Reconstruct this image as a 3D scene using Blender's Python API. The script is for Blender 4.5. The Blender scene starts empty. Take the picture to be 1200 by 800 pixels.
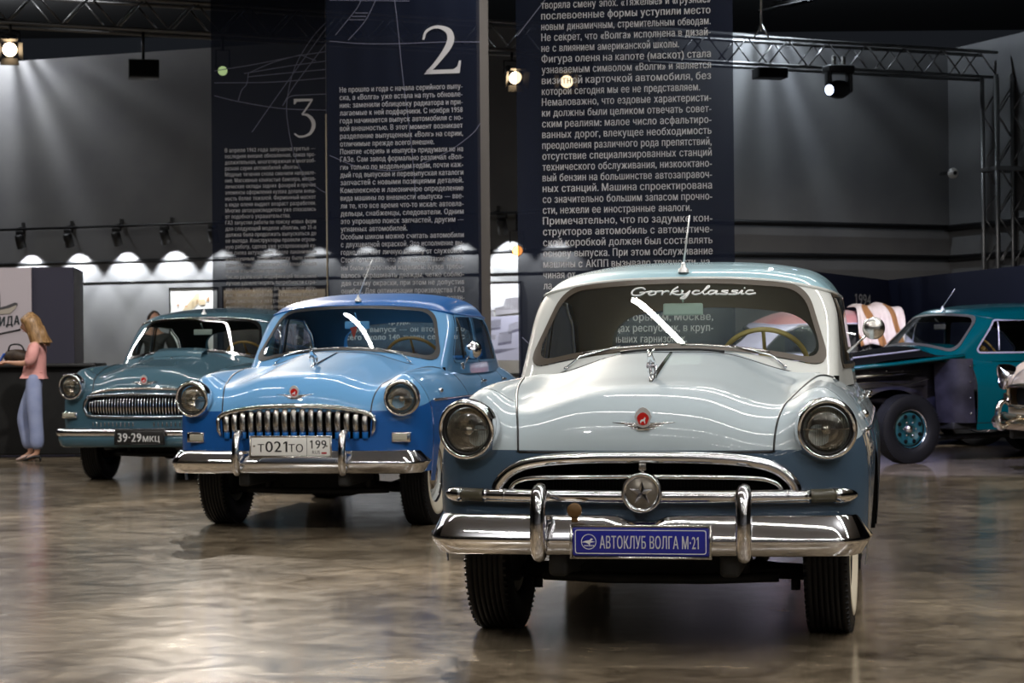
import bpy, bmesh, math, random
import numpy as np
from mathutils import Vector, Matrix

random.seed(7)
SC = bpy.context.scene
COL = SC.collection
PI = math.pi

# ------------------------------------------------------------------ camera
FPX, CAMH, HOR, ROLL = 2530.0, 1.224, 406.1, 0.0087
cam_d = bpy.data.cameras.new('camera')
cam = bpy.data.objects.new('camera', cam_d)
COL.objects.link(cam)
cam_d.sensor_width = 36.0
cam_d.lens = FPX / 1200 * 36.0
cam_d.clip_end = 200
PITCH = math.atan((HOR - 400) / FPX)
cam.matrix_world = (Matrix.Translation((0, 0, CAMH)) @ Matrix.Rotation(PI / 2 + PITCH, 4, 'X')
                    @ Matrix.Rotation(-ROLL, 4, 'Z'))
cam_d.dof.use_dof = True
cam_d.dof.focus_distance = 9.2
cam_d.dof.aperture_fstop = 9.0
SC.camera = cam

# ------------------------------------------------------------------ world and light
SC.view_settings.view_transform = 'Standard'
SC.view_settings.look = 'None'
SC.view_settings.gamma = 1.0
SC.view_settings.use_curve_mapping = False
SC.view_settings.exposure = 0.30
SC.cycles.caustics_reflective = False
SC.cycles.caustics_refractive = False
w = bpy.data.worlds.new('hall_air')
SC.world = w
w.use_nodes = True
w.node_tree.nodes['Background'].inputs[0].default_value = (0.35, 0.40, 0.5, 1)
w.node_tree.nodes['Background'].inputs[1].default_value = 0.02


def area(name, loc, target, sx, sy, power, col=(1, 1, 1), spread=PI):
    d = bpy.data.lights.new(name, 'AREA')
    d.shape = 'RECTANGLE'
    d.size, d.size_y = sx, sy
    d.energy = power
    d.color = col
    d.spread = spread
    o = bpy.data.objects.new(name, d)
    COL.objects.link(o)
    o.location = loc
    o.rotation_euler = (Vector(target) - Vector(loc)).to_track_quat('-Z', 'Y').to_euler()
    return o


def spot(name, loc, target, power, angle, col=(1, 1, 1), blend=.5, r=.05):
    d = bpy.data.lights.new(name, 'SPOT')
    d.energy = power
    d.color = col
    d.spot_size = math.radians(angle)
    d.spot_blend = blend
    d.shadow_soft_size = r
    o = bpy.data.objects.new(name, d)
    COL.objects.link(o)
    o.location = loc
    o.rotation_euler = (Vector(target) - Vector(loc)).to_track_quat('-Z', 'Y').to_euler()
    return o


# the hall's linear LED rows under the ceiling (above the frame), parallel to the back wall
LED_Z, LED_A = 5.6, -.62


def led_row(name, x, y, z, length, power, rot=LED_A, width=.045, col=(1, .97, .93)):
    d = bpy.data.lights.new(name, 'AREA')
    d.shape = 'RECTANGLE'
    d.size, d.size_y = (length, width)
    d.energy = power
    d.color = col
    o = bpy.data.objects.new(name, d)
    COL.objects.link(o)
    o.location = (x, y, z)
    o.rotation_euler = (0, 0, rot)
    return o


for k in range(-4, 3):
    ex, ey = math.cos(LED_A), math.sin(LED_A)
    for t0, t1 in (((-10, 10),) if k < 0 else ((-13, -4.6), (-.92, 10))):
        tm, ln = (t0 + t1) / 2, t1 - t0
        led_row('led_row', .40 - 1.95 * k + ex * tm, 11.03 + 5.68 * k + ey * tm, LED_Z, ln,
                {-4: 150, -3: 150, -2: 130, -1: 190}.get(k, 310) * ln / 20)
for ux, uy in ((-5, -6), (4, -2), (-4, 2), (5, 6)):      # uplights added to brighten the ceiling mirrored in the chrome
    u = led_row('added_uplight', ux, uy, 6.2, 3.0, 70, 0, .5)
    u.rotation_euler = (PI, 0, 0)
# spots on the cars: fill added from the front, keys from behind
spot('car_spot', (-3.5, 3.0, 5.6), (.6, 9.5, .7), 240, 40, (1, .96, .9), .6, .12)
spot('car_spot', (4.0, 2.0, 5.6), (.8, 9.3, .7), 130, 40, (1, .96, .9), .6, .12)
spot('car_spot', (-4.5, 8.0, 5.6), (-1.6, 15.2, .7), 620, 40, (1, .96, .9), .6, .12)
spot('car_spot', (-6, 14.0, 5.6), (-3.8, 20.5, .7), 520, 40, (1, .96, .9), .6, .12)
spot('car_spot', (-1.0, 17.5, 5.6), (.5, 8.3, 0), 2600, 34, (1, .90, .78), .3, .06)
spot('car_spot', (-3.4, 23, 5.6), (-1.4, 14.2, 0), 2200, 34, (1, .90, .78), .3, .06)
spot('fill_spot', (-3.2, 4.5, 5.6), (-1.5, 6.9, 0), 520, 34, (1, .94, .86), .9, .2)  # this and the next: fill added to brighten the floor
spot('fill_spot', (3.6, 8.0, 5.6), (2.6, 9.8, 0), 420, 40, (1, .92, .82), .9, .2)
spot('booth_fill', (-3.5, 20, 5.6), (-6.0, 25.5, 1.0), 700, 40, (1, .95, .9), .6, .1)  # fill added because the booth came out dim
spot('blue_stage_spot', (2.0, 17, 5.4), (4.4, 22.2, .7), 1500, 44, (.45, .5, 1), .5, .1)
spot('fill_spot', (3.5, 19.5, 5.6), (4.2, 27.4, 1.4), 1700, 46, (1, .95, .92), .5, .1)  # fill added to lift the partition and the worn car
spot('fill_spot', (6.5, 14.0, 5.6), (5.5, 20.5, .8), 900, 46, (1, .90, .78), .5, .1)

# ------------------------------------------------------------------ pixel <-> world (photo frame 1200 x 800)
def ray(px, py):
    u, v = px - 600, py - 400
    c, s = math.cos(ROLL), math.sin(ROLL)
    u0 = u * c - v * s
    v0 = u * s + v * c - (HOR - 400)
    return Vector((u0 / FPX, 1, -v0 / FPX))


def at(px, py, Y):
    d = ray(px, py)
    return Vector((0, 0, CAMH)) + d * Y


def on_plane(px, py, p0, n):
    d = ray(px, py)
    o = Vector((0, 0, CAMH))
    return o + d * ((Vector(p0) - o).dot(n) / d.dot(n))


def on_floor(px, py):
    return on_plane(px, py, (0, 0, 0), Vector((0, 0, 1)))


# ------------------------------------------------------------------ mesh helpers
class MB:
    """collects shapes and links them as one mesh object"""
    def __init__(s):
        s.v, s.f, s.sm = [], [], []

    def add(s, V, F, smooth=True):
        o = len(s.v)
        s.v += [tuple(map(float, p)) for p in V]
        s.f += [tuple(int(i) + o for i in q) for q in F]
        s.sm += [smooth] * len(F)
        return s

    def box(s, c, d, bev=0.0, rot=None, smooth=False):
        hx, hy, hz = d[0] / 2, d[1] / 2, d[2] / 2
        bm = bmesh.new()
        bmesh.ops.create_cube(bm, size=1)
        bmesh.ops.scale(bm, vec=(d[0], d[1], d[2]), verts=bm.verts)
        if bev > 0:
            bmesh.ops.bevel(bm, geom=list(bm.edges), offset=min(bev, .49 * min(d)), segments=3, profile=.5, affect='EDGES')
        if rot is not None:
            bmesh.ops.transform(bm, matrix=rot.to_4x4(), verts=bm.verts)
        bm.verts.index_update()
        V = [v.co + Vector(c) for v in bm.verts]
        F = [[v.index for v in f.verts] for f in bm.faces]
        bm.free()
        return s.add(V, F, smooth or bev > 0)

    def tube(s, path, r, n=8, cap=True, sx=1.0, closed=False, up=None):
        """round tube along path; r a number or a list; sx squashes the section across 'up'"""
        P = [Vector(p) for p in path]
        m = len(P)
        R = [r] * m if not hasattr(r, '__len__') else list(r)
        V, F = [], []
        T = []
        for i in range(m):
            if closed:
                t = P[(i + 1) % m] - P[(i - 1) % m]
            else:
                t = P[min(i + 1, m - 1)] - P[max(i - 1, 0)]
            T.append(t.normalized() if t.length > 1e-9 else Vector((0, 0, 1)))
        ref = Vector(up) if up is not None else (Vector((0, 0, 1)) if abs(T[0].z) < .9 else Vector((0, 1, 0)))
        nrm = (ref - T[0] * ref.dot(T[0])).normalized()
        for i in range(m):
            if up is not None:
                nn = ref - T[i] * ref.dot(T[i])
            else:
                nn = nrm - T[i] * nrm.dot(T[i])
            if nn.length > 1e-6:
                nrm = nn.normalized()
            b = T[i].cross(nrm)
            for k in range(n):
                a = 2 * PI * k / n
                V.append(P[i] + nrm * (math.cos(a) * R[i]) + b * (math.sin(a) * R[i] * sx))
        for i in range(m if closed else m - 1):
            j = (i + 1) % m
            for k in range(n):
                F.append((i * n + k, i * n + (k + 1) % n, j * n + (k + 1) % n, j * n + k))
        if cap and not closed:
            F.append(tuple(range(n))[::-1])
            F.append(tuple((m - 1) * n + k for k in range(n)))
        return s.add(V, F)

    def lathe(s, prof, c=(0, 0, 0), axis='Y', n=40, warp=None, closed=False, rot=None):
        """prof: (radius, height along the axis)"""
        V, F = [], []
        m = len(prof)
        for k in range(n):
            a = 2 * PI * k / n
            ca, sa = math.cos(a), math.sin(a)
            for (r, h) in prof:
                if axis == 'Y':
                    p = Vector((r * ca, h, r * sa))
                elif axis == 'X':
                    p = Vector((h, r * ca, r * sa))
                else:
                    p = Vector((r * ca, r * sa, h))
                if warp:
                    p = warp(p)
                if rot is not None:
                    p = rot @ p
                V.append(p + Vector(c))
        for k in range(n):
            k2 = (k + 1) % n
            for i in range(m if closed else m - 1):
                j = (i + 1) % m
                F.append((k * m + i, k * m + j, k2 * m + j, k2 * m + i))
        return s.add(V, F)

    def prism(s, pts, fn, depth):
        """outline pts (2D, ccw) mapped by fn(u, v, d) -> 3D; extruded from d=0 to depth"""
        n = len(pts)
        V = [fn(u, v, 0) for u, v in pts] + [fn(u, v, depth) for u, v in pts]
        F = [tuple(range(n)), tuple(range(2 * n - 1, n - 1, -1))]
        F += [(i, i + n, (i + 1) % n + n, (i + 1) % n) for i in range(n)]
        return s.add(V, F, False)

    def grid(s, G, smooth=True):
        G = np.asarray(G, float)
        m, n = G.shape[:2]
        V = G.reshape(-1, 3)
        F = [(i * n + j, i * n + j + 1, (i + 1) * n + j + 1, (i + 1) * n + j) for i in range(m - 1) for j in range(n - 1)]
        return s.add(V, F, smooth)

    def ball(s, c, r, n=14, m=9):
        rx, ry, rz = (r, r, r) if not hasattr(r, '__len__') else r
        V, F = [], []
        for i in range(m + 1):
            t = PI * i / m
            for k in range(n):
                a = 2 * PI * k / n
                V.append((c[0] + rx * math.sin(t) * math.cos(a), c[1] + ry * math.sin(t) * math.sin(a), c[2] + rz * math.cos(t)))
        for i in range(m):
            for k in range(n):
                F.append((i * n + k, (i + 1) * n + k, (i + 1) * n + (k + 1) % n, i * n + (k + 1) % n))
        return s.add(V, F)

    def build(s, name, mat=None, parent=None, weld=False, recalc=False):
        me = bpy.data.meshes.new(name)
        me.from_pydata(s.v, [], s.f)
        me.polygons.foreach_set('use_smooth', s.sm)
        me.update()
        if weld or recalc:
            bm = bmesh.new()
            bm.from_mesh(me)
            if weld:
                bmesh.ops.remove_doubles(bm, verts=bm.verts, dist=weld if weld is not True else 1e-5)
            if recalc:
                bmesh.ops.recalc_face_normals(bm, faces=bm.faces)
            bm.to_mesh(me)
            bm.free()
        o = bpy.data.objects.new(name, me)
        COL.objects.link(o)
        if mat:
            me.materials.append(mat)
        if parent:
            o.parent = parent
        return o


def tag(o, label=None, cat=None, group=None, kind=None):
    for k, v in (('label', label), ('category', cat), ('group', group), ('kind', kind)):
        if v:
            o[k] = v
    return o


def empty(name, loc=(0, 0, 0), rz=0.0, label=None, cat=None, group=None):
    o = bpy.data.objects.new(name, None)
    COL.objects.link(o)
    o.empty_display_size = .2
    o.location = loc
    o.rotation_euler = (0, 0, rz)
    return tag(o, label, cat, group)


def crv(pts, n=8, closed=False):
    """Catmull-Rom through points"""
    P = [Vector(p) for p in pts]
    m = len(P)
    out = []
    rng = m if closed else m - 1
    for i in range(rng):
        p0 = P[(i - 1) % m] if (closed or i > 0) else P[0] * 2 - P[1]
        p1, p2 = P[i], P[(i + 1) % m]
        p3 = P[(i + 2) % m] if (closed or i + 2 < m) else P[-1] * 2 - P[-2]
        for k in range(n):
            t = k / n
            out.append(.5 * ((2 * p1) + (p2 - p0) * t + (2 * p0 - 5 * p1 + 4 * p2 - p3) * t * t + (3 * p1 - p0 - 3 * p2 + p3) * t ** 3))
    if not closed:
        out.append(P[-1])
    return out


# ------------------------------------------------------------------ text as mesh (Blender's own built-in font)
_txt = bpy.data.curves.new('lettering', 'FONT')
_txt_o = bpy.data.objects.new('lettering', _txt)
COL.objects.link(_txt_o)
from mathutils.geometry import delaunay_2d_cdt
_glyphs = {}


def _contours(body, res=3):
    _txt.body = body
    dg = bpy.context.evaluated_depsgraph_get()
    dg.update()
    ev = _txt_o.evaluated_get(dg)
    out = []
    for sp_ in ev.to_curve(dg).splines:
        P = sp_.bezier_points
        c = []
        for k in range(len(P)):
            a, b = P[k], P[(k + 1) % len(P)]
            p0, p1, p2, p3 = a.co, a.handle_right, b.handle_left, b.co
            straight = abs((p1 - p0).cross(p3 - p0).z) + abs((p2 - p0).cross(p3 - p0).z) < 1e-5
            for q in range(1 if straight else res):
                t = q / res
                u = 1 - t
                c.append((p0 * u ** 3 + p1 * 3 * u * u * t + p2 * 3 * u * t * t + p3 * t ** 3)[:2])
        out.append(c)
    ev.to_curve_clear()
    return out


def glyph(ch):
    """outline of one letter filled by the winding rule, and its advance"""
    if ch in _glyphs:
        return _glyphs[ch]
    bar = min(p[0] for c in _contours('|') for p in c)
    both = _contours(ch + '|')
    adv = min(p[0] for p in both[-1]) - bar
    cs = _contours(ch) if ch.strip() else []
    if ch == '1':
        cs = cs + [[(.204, .682), (.204, .585), (.075, .495), (.075, .592)][::-1]]
    pts, edges = [], []
    for c in cs:
        o = len(pts)
        pts += [Vector(p) for p in c]
        edges += [(o + k, o + (k + 1) % len(c)) for k in range(len(c))]
    if not pts:
        _glyphs[ch] = (np.zeros((0, 2)), [], adv)
        return _glyphs[ch]
    V, E_, F, *_r = delaunay_2d_cdt(pts, edges, [], 0, 1e-6)
    keep = []
    for f in F:
        x = sum(V[k].x for k in f) / len(f)
        y = sum(V[k].y for k in f) / len(f)
        wn = 0
        for ci, c in enumerate(cs):
            cw = 0
            for k in range(len(c)):
                (x0, y0), (x1, y1) = c[k], c[(k + 1) % len(c)]
                if y0 <= y < y1 or y1 <= y < y0:
                    xx = x0 + (y - y0) / (y1 - y0) * (x1 - x0)
                    if xx > x:
                        cw += 1 if y1 > y0 else -1
            wn += abs(cw) if (ch == '1') else cw
        if wn:
            keep.append(tuple(f))
    _glyphs[ch] = (np.array([v[:] for v in V]), keep, adv)
    return _glyphs[ch]


def word_mesh(body, bold=.012):
    Vs, F, x, n = [], [], 0.0, 0
    for ch in body:
        V, f, adv = glyph(ch)
        if len(V):
            for dx in ((-bold, bold) if bold else (0,)):
                Vs.append(V + np.array([x + dx, 0]))
                F += [tuple(i + n for i in q) for q in f]
                n += len(V)
        x += adv + 2 * bold
    return (np.concatenate(Vs) if Vs else np.zeros((0, 2))), F


def text_into(mb, body, fn, height, width=None, x0=0.0, y0=0.0, bold=.012, justify=False, anchor='L', xs=1.0):
    """lettering with cap height 'height'; fn(u, v) -> 3D. justify spreads words over width, else width squeezes."""
    k = height / .727
    if justify and ' ' in body:
        ws = body.split(' ')
        ms = [word_mesh(q, bold) for q in ws]
        wd = [(m[0][:, 0].max() - m[0][:, 0].min()) * k if len(m[0]) else 0 for m in ms]
        tot = sum(wd)
        gap = (width - tot) / (len(ws) - 1)
        sc = 1.0
        if gap < .40 * height:
            gap = .45 * height
            sc = (width - gap * (len(ws) - 1)) / tot
        x = x0
        for m, q in zip(ms, wd):
            V, F = m
            if len(V):
                mn = V[:, 0].min()
                mb.add([fn(x + (p[0] - mn) * k * sc, y0 + p[1] * k) for p in V], F, False)
            x += q * sc + gap
        return
    V, F = word_mesh(body, bold)
    if not len(V):
        return
    mn, mx = V[:, 0].min(), V[:, 0].max()
    sc = k * xs
    if width:
        sc = width / (mx - mn)
    off = {'L': 0, 'C': -(mx - mn) * sc / 2, 'R': -(mx - mn) * sc}[anchor]
    mb.add([fn(x0 + off + (p[0] - mn) * sc, y0 + p[1] * k) for p in V], F, False)


# ------------------------------------------------------------------ materials
def mat(name, col, rough=.5, metal=0.0, coat=0.0, spec=.5, emit=None, estr=0.0):
    m = bpy.data.materials.new(name)
    m.use_nodes = True
    b = m.node_tree.nodes['Principled BSDF']
    b.inputs['Base Color'].default_value = (*col, 1)
    b.inputs['Roughness'].default_value = rough
    b.inputs['Metallic'].default_value = metal
    b.inputs['Coat Weight'].default_value = coat
    b.inputs['Coat Roughness'].default_value = .03
    b.inputs['Specular IOR Level'].default_value = spec
    if emit:
        b.inputs['Emission Color'].default_value = (*emit, 1)
        b.inputs['Emission Strength'].default_value = estr
    return m


def nd(m, t, **kw):
    n = m.node_tree.nodes.new(t)
    for k, v in kw.items():
        setattr(n, k, v)
    return n


def lk(m, a, b):
    m.node_tree.links.new(a, b)


def noisy(name, c1, c2, scale, rough=.6, detail=4, bump=0.0, coords='Object', stretch=(1, 1, 1), metal=0.0, r2=None, coat=0.0):
    m = mat(name, c1, rough, metal, coat)
    b = m.node_tree.nodes['Principled BSDF']
    tc = nd(m, 'ShaderNodeTexCoord')
    mp = nd(m, 'ShaderNodeMapping')
    mp.inputs['Scale'].default_value = stretch
    lk(m, tc.outputs[coords], mp.inputs[0])
    n = nd(m, 'ShaderNodeTexNoise')
    n.inputs['Scale'].default_value = scale
    n.inputs['Detail'].default_value = detail
    lk(m, mp.outputs[0], n.inputs['Vector'])
    r = nd(m, 'ShaderNodeValToRGB')
    r.color_ramp.elements[0].position = .35
    r.color_ramp.elements[1].position = .65
    r.color_ramp.elements[0].color = (*c1, 1)
    r.color_ramp.elements[1].color = (*c2, 1)
    lk(m, n.outputs[0], r.inputs[0])
    lk(m, r.outputs[0], b.inputs['Base Color'])
    if r2 is not None:
        q = nd(m, 'ShaderNodeMapRange')
        q.inputs[3].default_value = rough
        q.inputs[4].default_value = r2
        lk(m, n.outputs[0], q.inputs[0])
        lk(m, q.outputs[0], b.inputs['Roughness'])
    if bump:
        bp = nd(m, 'ShaderNodeBump')
        bp.inputs['Strength'].default_value = bump
        lk(m, n.outputs[0], bp.inputs['Height'])
        lk(m, bp.outputs[0], b.inputs['Normal'])
    return m


def glass_mat(name, tint=(.9, .95, .93), base=.06, rough=.01, top=.75):
    m = bpy.data.materials.new(name)
    m.use_nodes = True
    nt = m.node_tree
    nt.nodes.clear()
    out = nd(m, 'ShaderNodeOutputMaterial')
    tr = nd(m, 'ShaderNodeBsdfTransparent')
    tr.inputs[0].default_value = (*tint, 1)
    gl = nd(m, 'ShaderNodeBsdfGlossy')
    gl.inputs['Roughness'].default_value = rough
    lw = nd(m, 'ShaderNodeLayerWeight')
    lw.inputs[0].default_value = .5
    pw = nd(m, 'ShaderNodeMath', operation='POWER')
    pw.inputs[1].default_value = 4
    lk(m, lw.outputs['Facing'], pw.inputs[0])
    mr = nd(m, 'ShaderNodeMapRange')
    mr.inputs[3].default_value = base
    mr.inputs[4].default_value = top
    lk(m, pw.outputs[0], mr.inputs[0])
    mx = nd(m, 'ShaderNodeMixShader')
    lk(m, mr.outputs[0], mx.inputs[0])
    lk(m, tr.outputs[0], mx.inputs[1])
    lk(m, gl.outputs[0], mx.inputs[2])
    lk(m, mx.outputs[0], out.inputs[0])
    return m


def two_tone(name, up, low, coat=.9, rough=.5):
    """glossy car paint, upper and lower colour meeting on a line along the body"""
    m = mat(name, up, rough, 0, coat, .2)
    b = m.node_tree.nodes['Principled BSDF']
    tc = nd(m, 'ShaderNodeTexCoord')
    sp = nd(m, 'ShaderNodeSeparateXYZ')
    lk(m, tc.outputs['Object'], sp.inputs[0])
    mr = nd(m, 'ShaderNodeMapRange')          # height of the dividing line along the car
    mr.inputs[1].default_value = -.72
    mr.inputs[2].default_value = -.45
    mr.inputs[3].default_value = .808
    mr.inputs[4].default_value = .872
    lk(m, sp.outputs[1], mr.inputs[0])
    gt = nd(m, 'ShaderNodeMath', operation='GREATER_THAN')
    lk(m, sp.outputs[2], gt.inputs[0])
    lk(m, mr.outputs[0], gt.inputs[1])
    mx = nd(m, 'ShaderNodeMix', data_type='RGBA')
    mx.inputs[6].default_value = (*low, 1)
    mx.inputs[7].default_value = (*up, 1)
    lk(m, gt.outputs[0], mx.inputs[0])
    lk(m, mx.outputs[2], b.inputs['Base Color'])
    return m


M = {}
M['chrome'] = mat('chrome', (.82, .82, .84), .07, 1.0)
M['chrome_dull'] = mat('dull_chrome', (.62, .60, .57), .22, 1.0)
M['black'] = mat('black_paint', (.006, .006, .007), .5)
M['matte_black'] = mat('matt_black', (.004, .004, .004), .9, spec=.1)
M['rubber'] = mat('tyre_rubber', (.007, .007, .008), .6, spec=.3)
M['whitewall'] = mat('whitewall_rubber', (.78, .72, .58), .5)
M['gasket_black'] = mat('black_gasket', (.012, .012, .012), .4)
M['gasket_brown'] = mat('brown_gasket', (.06, .045, .03), .4)
M['glass'] = glass_mat('window_glass')
M['lens'] = glass_mat('headlamp_glass', (.86, .85, .80), .10, .06)
M['reflector'] = mat('lamp_reflector', (.78, .75, .70), .12, 1.0)
M['liner_brown'] = mat('brown_headlining', (.17, .12, .08), .8)
M['liner_blue'] = mat('blue_grey_headlining', (.06, .11, .18), .8)
M['liner_dark'] = mat('dark_headlining', (.08, .07, .055), .8)
M['seat'] = noisy('seat_cloth', (.05, .045, .04), (.08, .07, .06), 30, .85)
M['cream'] = mat('cream_plastic', (.80, .62, .24), .25, 0, .3)
M['tan'] = mat('tan_plastic', (.33, .20, .06), .3, 0, .3)
M['white_print'] = mat('white_print', (.75, .75, .74), .6)
M['red_enamel'] = mat('red_enamel', (.55, .02, .015), .15, 0, .5)
M['white_lens'] = mat('white_lamp_lens', (.40, .385, .31), .2, 0, .3)
M['grey_lens'] = mat('grey_lamp_lens', (.075, .07, .048), .25, 0, .3)
M['plate_white'] = mat('plate_white', (.72, .71, .68), .35)
M['plate_black'] = mat('plate_black', (.012, .012, .012), .35)
M['plate_blue'] = mat('plate_blue', (.018, .022, .27), .3)
M['ink'] = mat('black_ink', (.01, .01, .01), .5)
M['under'] = noisy('underbody', (.006, .006, .006), (.015, .014, .013), 14, .7)
# ------------------------------------------------------------------ the hall
def floor_mat():
    m = mat('polished_concrete', (.2, .17, .14), .2)
    b = m.node_tree.nodes['Principled BSDF']
    tc = nd(m, 'ShaderNodeTexCoord')
    n1 = nd(m, 'ShaderNodeTexNoise')
    n1.inputs['Scale'].default_value = .55
    n1.inputs['Detail'].default_value = 7
    n1.inputs['Roughness'].default_value = .62
    n2 = nd(m, 'ShaderNodeTexNoise')
    n2.inputs['Scale'].default_value = 3.2
    n2.inputs['Detail'].default_value = 8
    n2.inputs['Roughness'].default_value = .7
    n2.inputs['Distortion'].default_value = .8
    for n in (n1, n2):
        lk(m, tc.outputs['Object'], n.inputs['Vector'])
    ad = nd(m, 'ShaderNodeMath', operation='MULTIPLY_ADD')
    ad.inputs[1].default_value = .5
    lk(m, n2.outputs[0], ad.inputs[0])
    h = nd(m, 'ShaderNodeMath', operation='MULTIPLY')
    h.inputs[1].default_value = .5
    lk(m, n1.outputs[0], h.inputs[0])
    lk(m, h.outputs[0], ad.inputs[2])
    r = nd(m, 'ShaderNodeValToRGB')
    e = r.color_ramp.elements
    e[0].position, e[0].color = .39, (.075, .056, .036, 1)
    e[1].position, e[1].color = .62, (.33, .265, .185, 1)
    k = e.new(.5)
    k.color = (.19, .15, .103, 1)
    lk(m, ad.outputs[0], r.inputs[0])
    lk(m, r.outputs[0], b.inputs['Base Color'])
    n3 = nd(m, 'ShaderNodeTexNoise')
    n3.inputs['Scale'].default_value = 15
    n3.inputs['Detail'].default_value = 7
    n3.inputs['Roughness'].default_value = .75
    lk(m, tc.outputs['Object'], n3.inputs['Vector'])
    fr = nd(m, 'ShaderNodeMapRange')
    fr.inputs[1].default_value, fr.inputs[2].default_value = .3, .7
    fr.inputs[3].default_value, fr.inputs[4].default_value = .62, 1.28
    lk(m, n3.outputs[0], fr.inputs[0])
    ml = nd(m, 'ShaderNodeMix', data_type='RGBA', blend_type='MULTIPLY')
    ml.inputs[0].default_value = 1
    lk(m, r.outputs[0], ml.inputs[6])
    lk(m, fr.outputs[0], ml.inputs[7])
    lk(m, ml.outputs[2], b.inputs['Base Color'])
    q = nd(m, 'ShaderNodeMapRange')
    q.inputs[3].default_value, q.inputs[4].default_value = .08, .26
    lk(m, n2.outputs[0], q.inputs[0])
    lk(m, q.outputs[0], b.inputs['Roughness'])
    b.inputs['Specular IOR Level'].default_value = .6
    bp = nd(m, 'ShaderNodeBump')
    bp.inputs['Strength'].default_value = .04
    bp.inputs['Distance'].default_value = .05
    lk(m, n1.outputs[0], bp.inputs['Height'])
    lk(m, bp.outputs[0], b.inputs['Normal'])
    return m


def quad(name, pts, m, kind='structure', thick=None):
    o = MB().add([tuple(p) for p in pts], [(0, 1, 2, 3)], False).build(name, m)
    if kind:
        o['kind'] = kind
    return o


def slab(name, p0, p1, z0, z1, th, m, kind='structure', parent=None):
    """upright slab from p0 to p1 (plan), thickness behind"""
    a, b = Vector((p0[0], p0[1], 0)), Vector((p1[0], p1[1], 0))
    d = (b - a)
    L = d.length
    R_ = Matrix.Rotation(math.atan2(d.y, d.x), 3, 'Z')
    nrm = R_ @ Vector((0, 1, 0))
    c = (a + b) / 2 + nrm * th / 2
    o = MB().box((c.x, c.y, (z0 + z1) / 2), (L, th, z1 - z0), 0, R_).build(name, m, parent)
    if kind:
        o['kind'] = kind
    return o


M['floor'] = floor_mat()
M['wall'] = noisy('grey_wall', (.135, .135, .14), (.16, .16, .16), 1.2, .85)
M['wall_white'] = mat('white_wall_panel', (.55, .56, .58), .7)
M['dark_hall'] = mat('dark_hall_wall', (.035, .035, .04), .9)
M['pale_hall'] = mat('pale_hall_wall', (.35, .36, .40), .9)
M['ceiling'] = mat('black_ceiling', (.012, .012, .012), .9)
quad('floor', [(-22, -14, 0), (22, -14, 0), (22, 42, 0), (-22, 42, 0)], M['floor'])
M['pale_ceiling'] = mat('pale_ceiling', (.50, .51, .54), .9)
quad('ceiling', [(-22, 17, 7.3), (-22, 42, 7.3), (22, 42, 7.3), (22, 17, 7.3)], M['ceiling'])
quad('ceiling_hall', [(-22, -14, 7.3), (-22, 17, 7.3), (22, 17, 7.3), (22, -14, 7.3)], M['pale_ceiling'])
quad('wall_front', [(-22, -13.9, 0), (-22, -13.9, 7.3), (22, -13.9, 7.3), (22, -13.9, 0)], M['pale_hall'])
quad('wall_west', [(-21.9, -14, 0), (-21.9, 42, 0), (-21.9, 42, 7.3), (-21.9, -14, 7.3)], M['dark_hall'])
quad('wall_east', [(21.9, -14, 0), (21.9, -14, 7.3), (21.9, 42, 7.3), (21.9, 42, 0)], M['dark_hall'])
WA = Vector((-6.7, 36, 0))
WD = Vector((.927, -.375, 0))
wl0, wl1 = WA - WD * 14, WA + WD * 8.6
slab('wall_left', wl0, wl1, 0, 6.15, .3, M['wall'])
wr1 = wl1 + Vector((.866, .5, 0)) * 7.04
slab('wall_right', wl1, wr1, 0, 6.15, .3, M['wall'])
slab('wall_side', wr1, wr1 + Vector((.37, -.93, 0)) * 12, 0, 6.15, .3, M['wall'])
# ------------------------------------------------------------------ the car bodies: one saloon body shared by the cars
def spl(xs, ys):
    xs, ys = np.array(xs, float), np.array(ys, float)
    t = np.empty_like(ys)
    t[1:-1] = (ys[2:] - ys[:-2]) / (xs[2:] - xs[:-2])
    t[0] = (ys[1] - ys[0]) / (xs[1] - xs[0])
    t[-1] = (ys[-1] - ys[-2]) / (xs[-1] - xs[-2])

    def f(x):
        x = np.clip(np.asarray(x, float), xs[0], xs[-1])
        i = np.clip(np.searchsorted(xs, x) - 1, 0, len(xs) - 2)
        h = xs[i + 1] - xs[i]
        u = (x - xs[i]) / h
        return ((1 + 2 * u) * (1 - u) ** 2 * ys[i] + u * (1 - u) ** 2 * h * t[i] + u * u * (3 - 2 * u) * ys[i + 1] + u * u * (u - 1) * h * t[i + 1])
    return f


def smax(a, b, k):
    h = np.clip(k - np.abs(a - b), 0, None) / k
    return np.maximum(a, b) + h * h * k / 4


_ty = [-.9, -.6, -.3, .1, .5, .8, 1.5, 2.4, 2.9, 3.4, 3.8, 4.1]
_zc = spl(_ty, [1.00, 1.06, 1.10, 1.155, 1.205, 1.22, 1.2, 1.14, 1.12, 1.06, .97, .86])
_zm = spl(_ty, [.985, 1.045, 1.085, 1.14, 1.19, 1.2, 1.19, 1.13, 1.11, 1.05, .96, .85])
_zv = spl(_ty, [.935, .975, 1.01, 1.05, 1.10, 1.12, 1.12, 1.10, 1.09, 1.03, .95, .85])
_zf = spl(_ty, [1.00, 1.06, 1.08, 1.085, 1.085, 1.085, 1.09, 1.09, 1.08, 1.02, .95, .86])
_w0 = spl([-.9, -.7, -.5, -.1, .5, 1.6, 2.7, 3.3, 3.8, 4.1], [.835, .858, .882, .906, .912, .912, .908, .88, .83, .77])
_XK = np.array([0, .25, .53, .72, .98])


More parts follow.
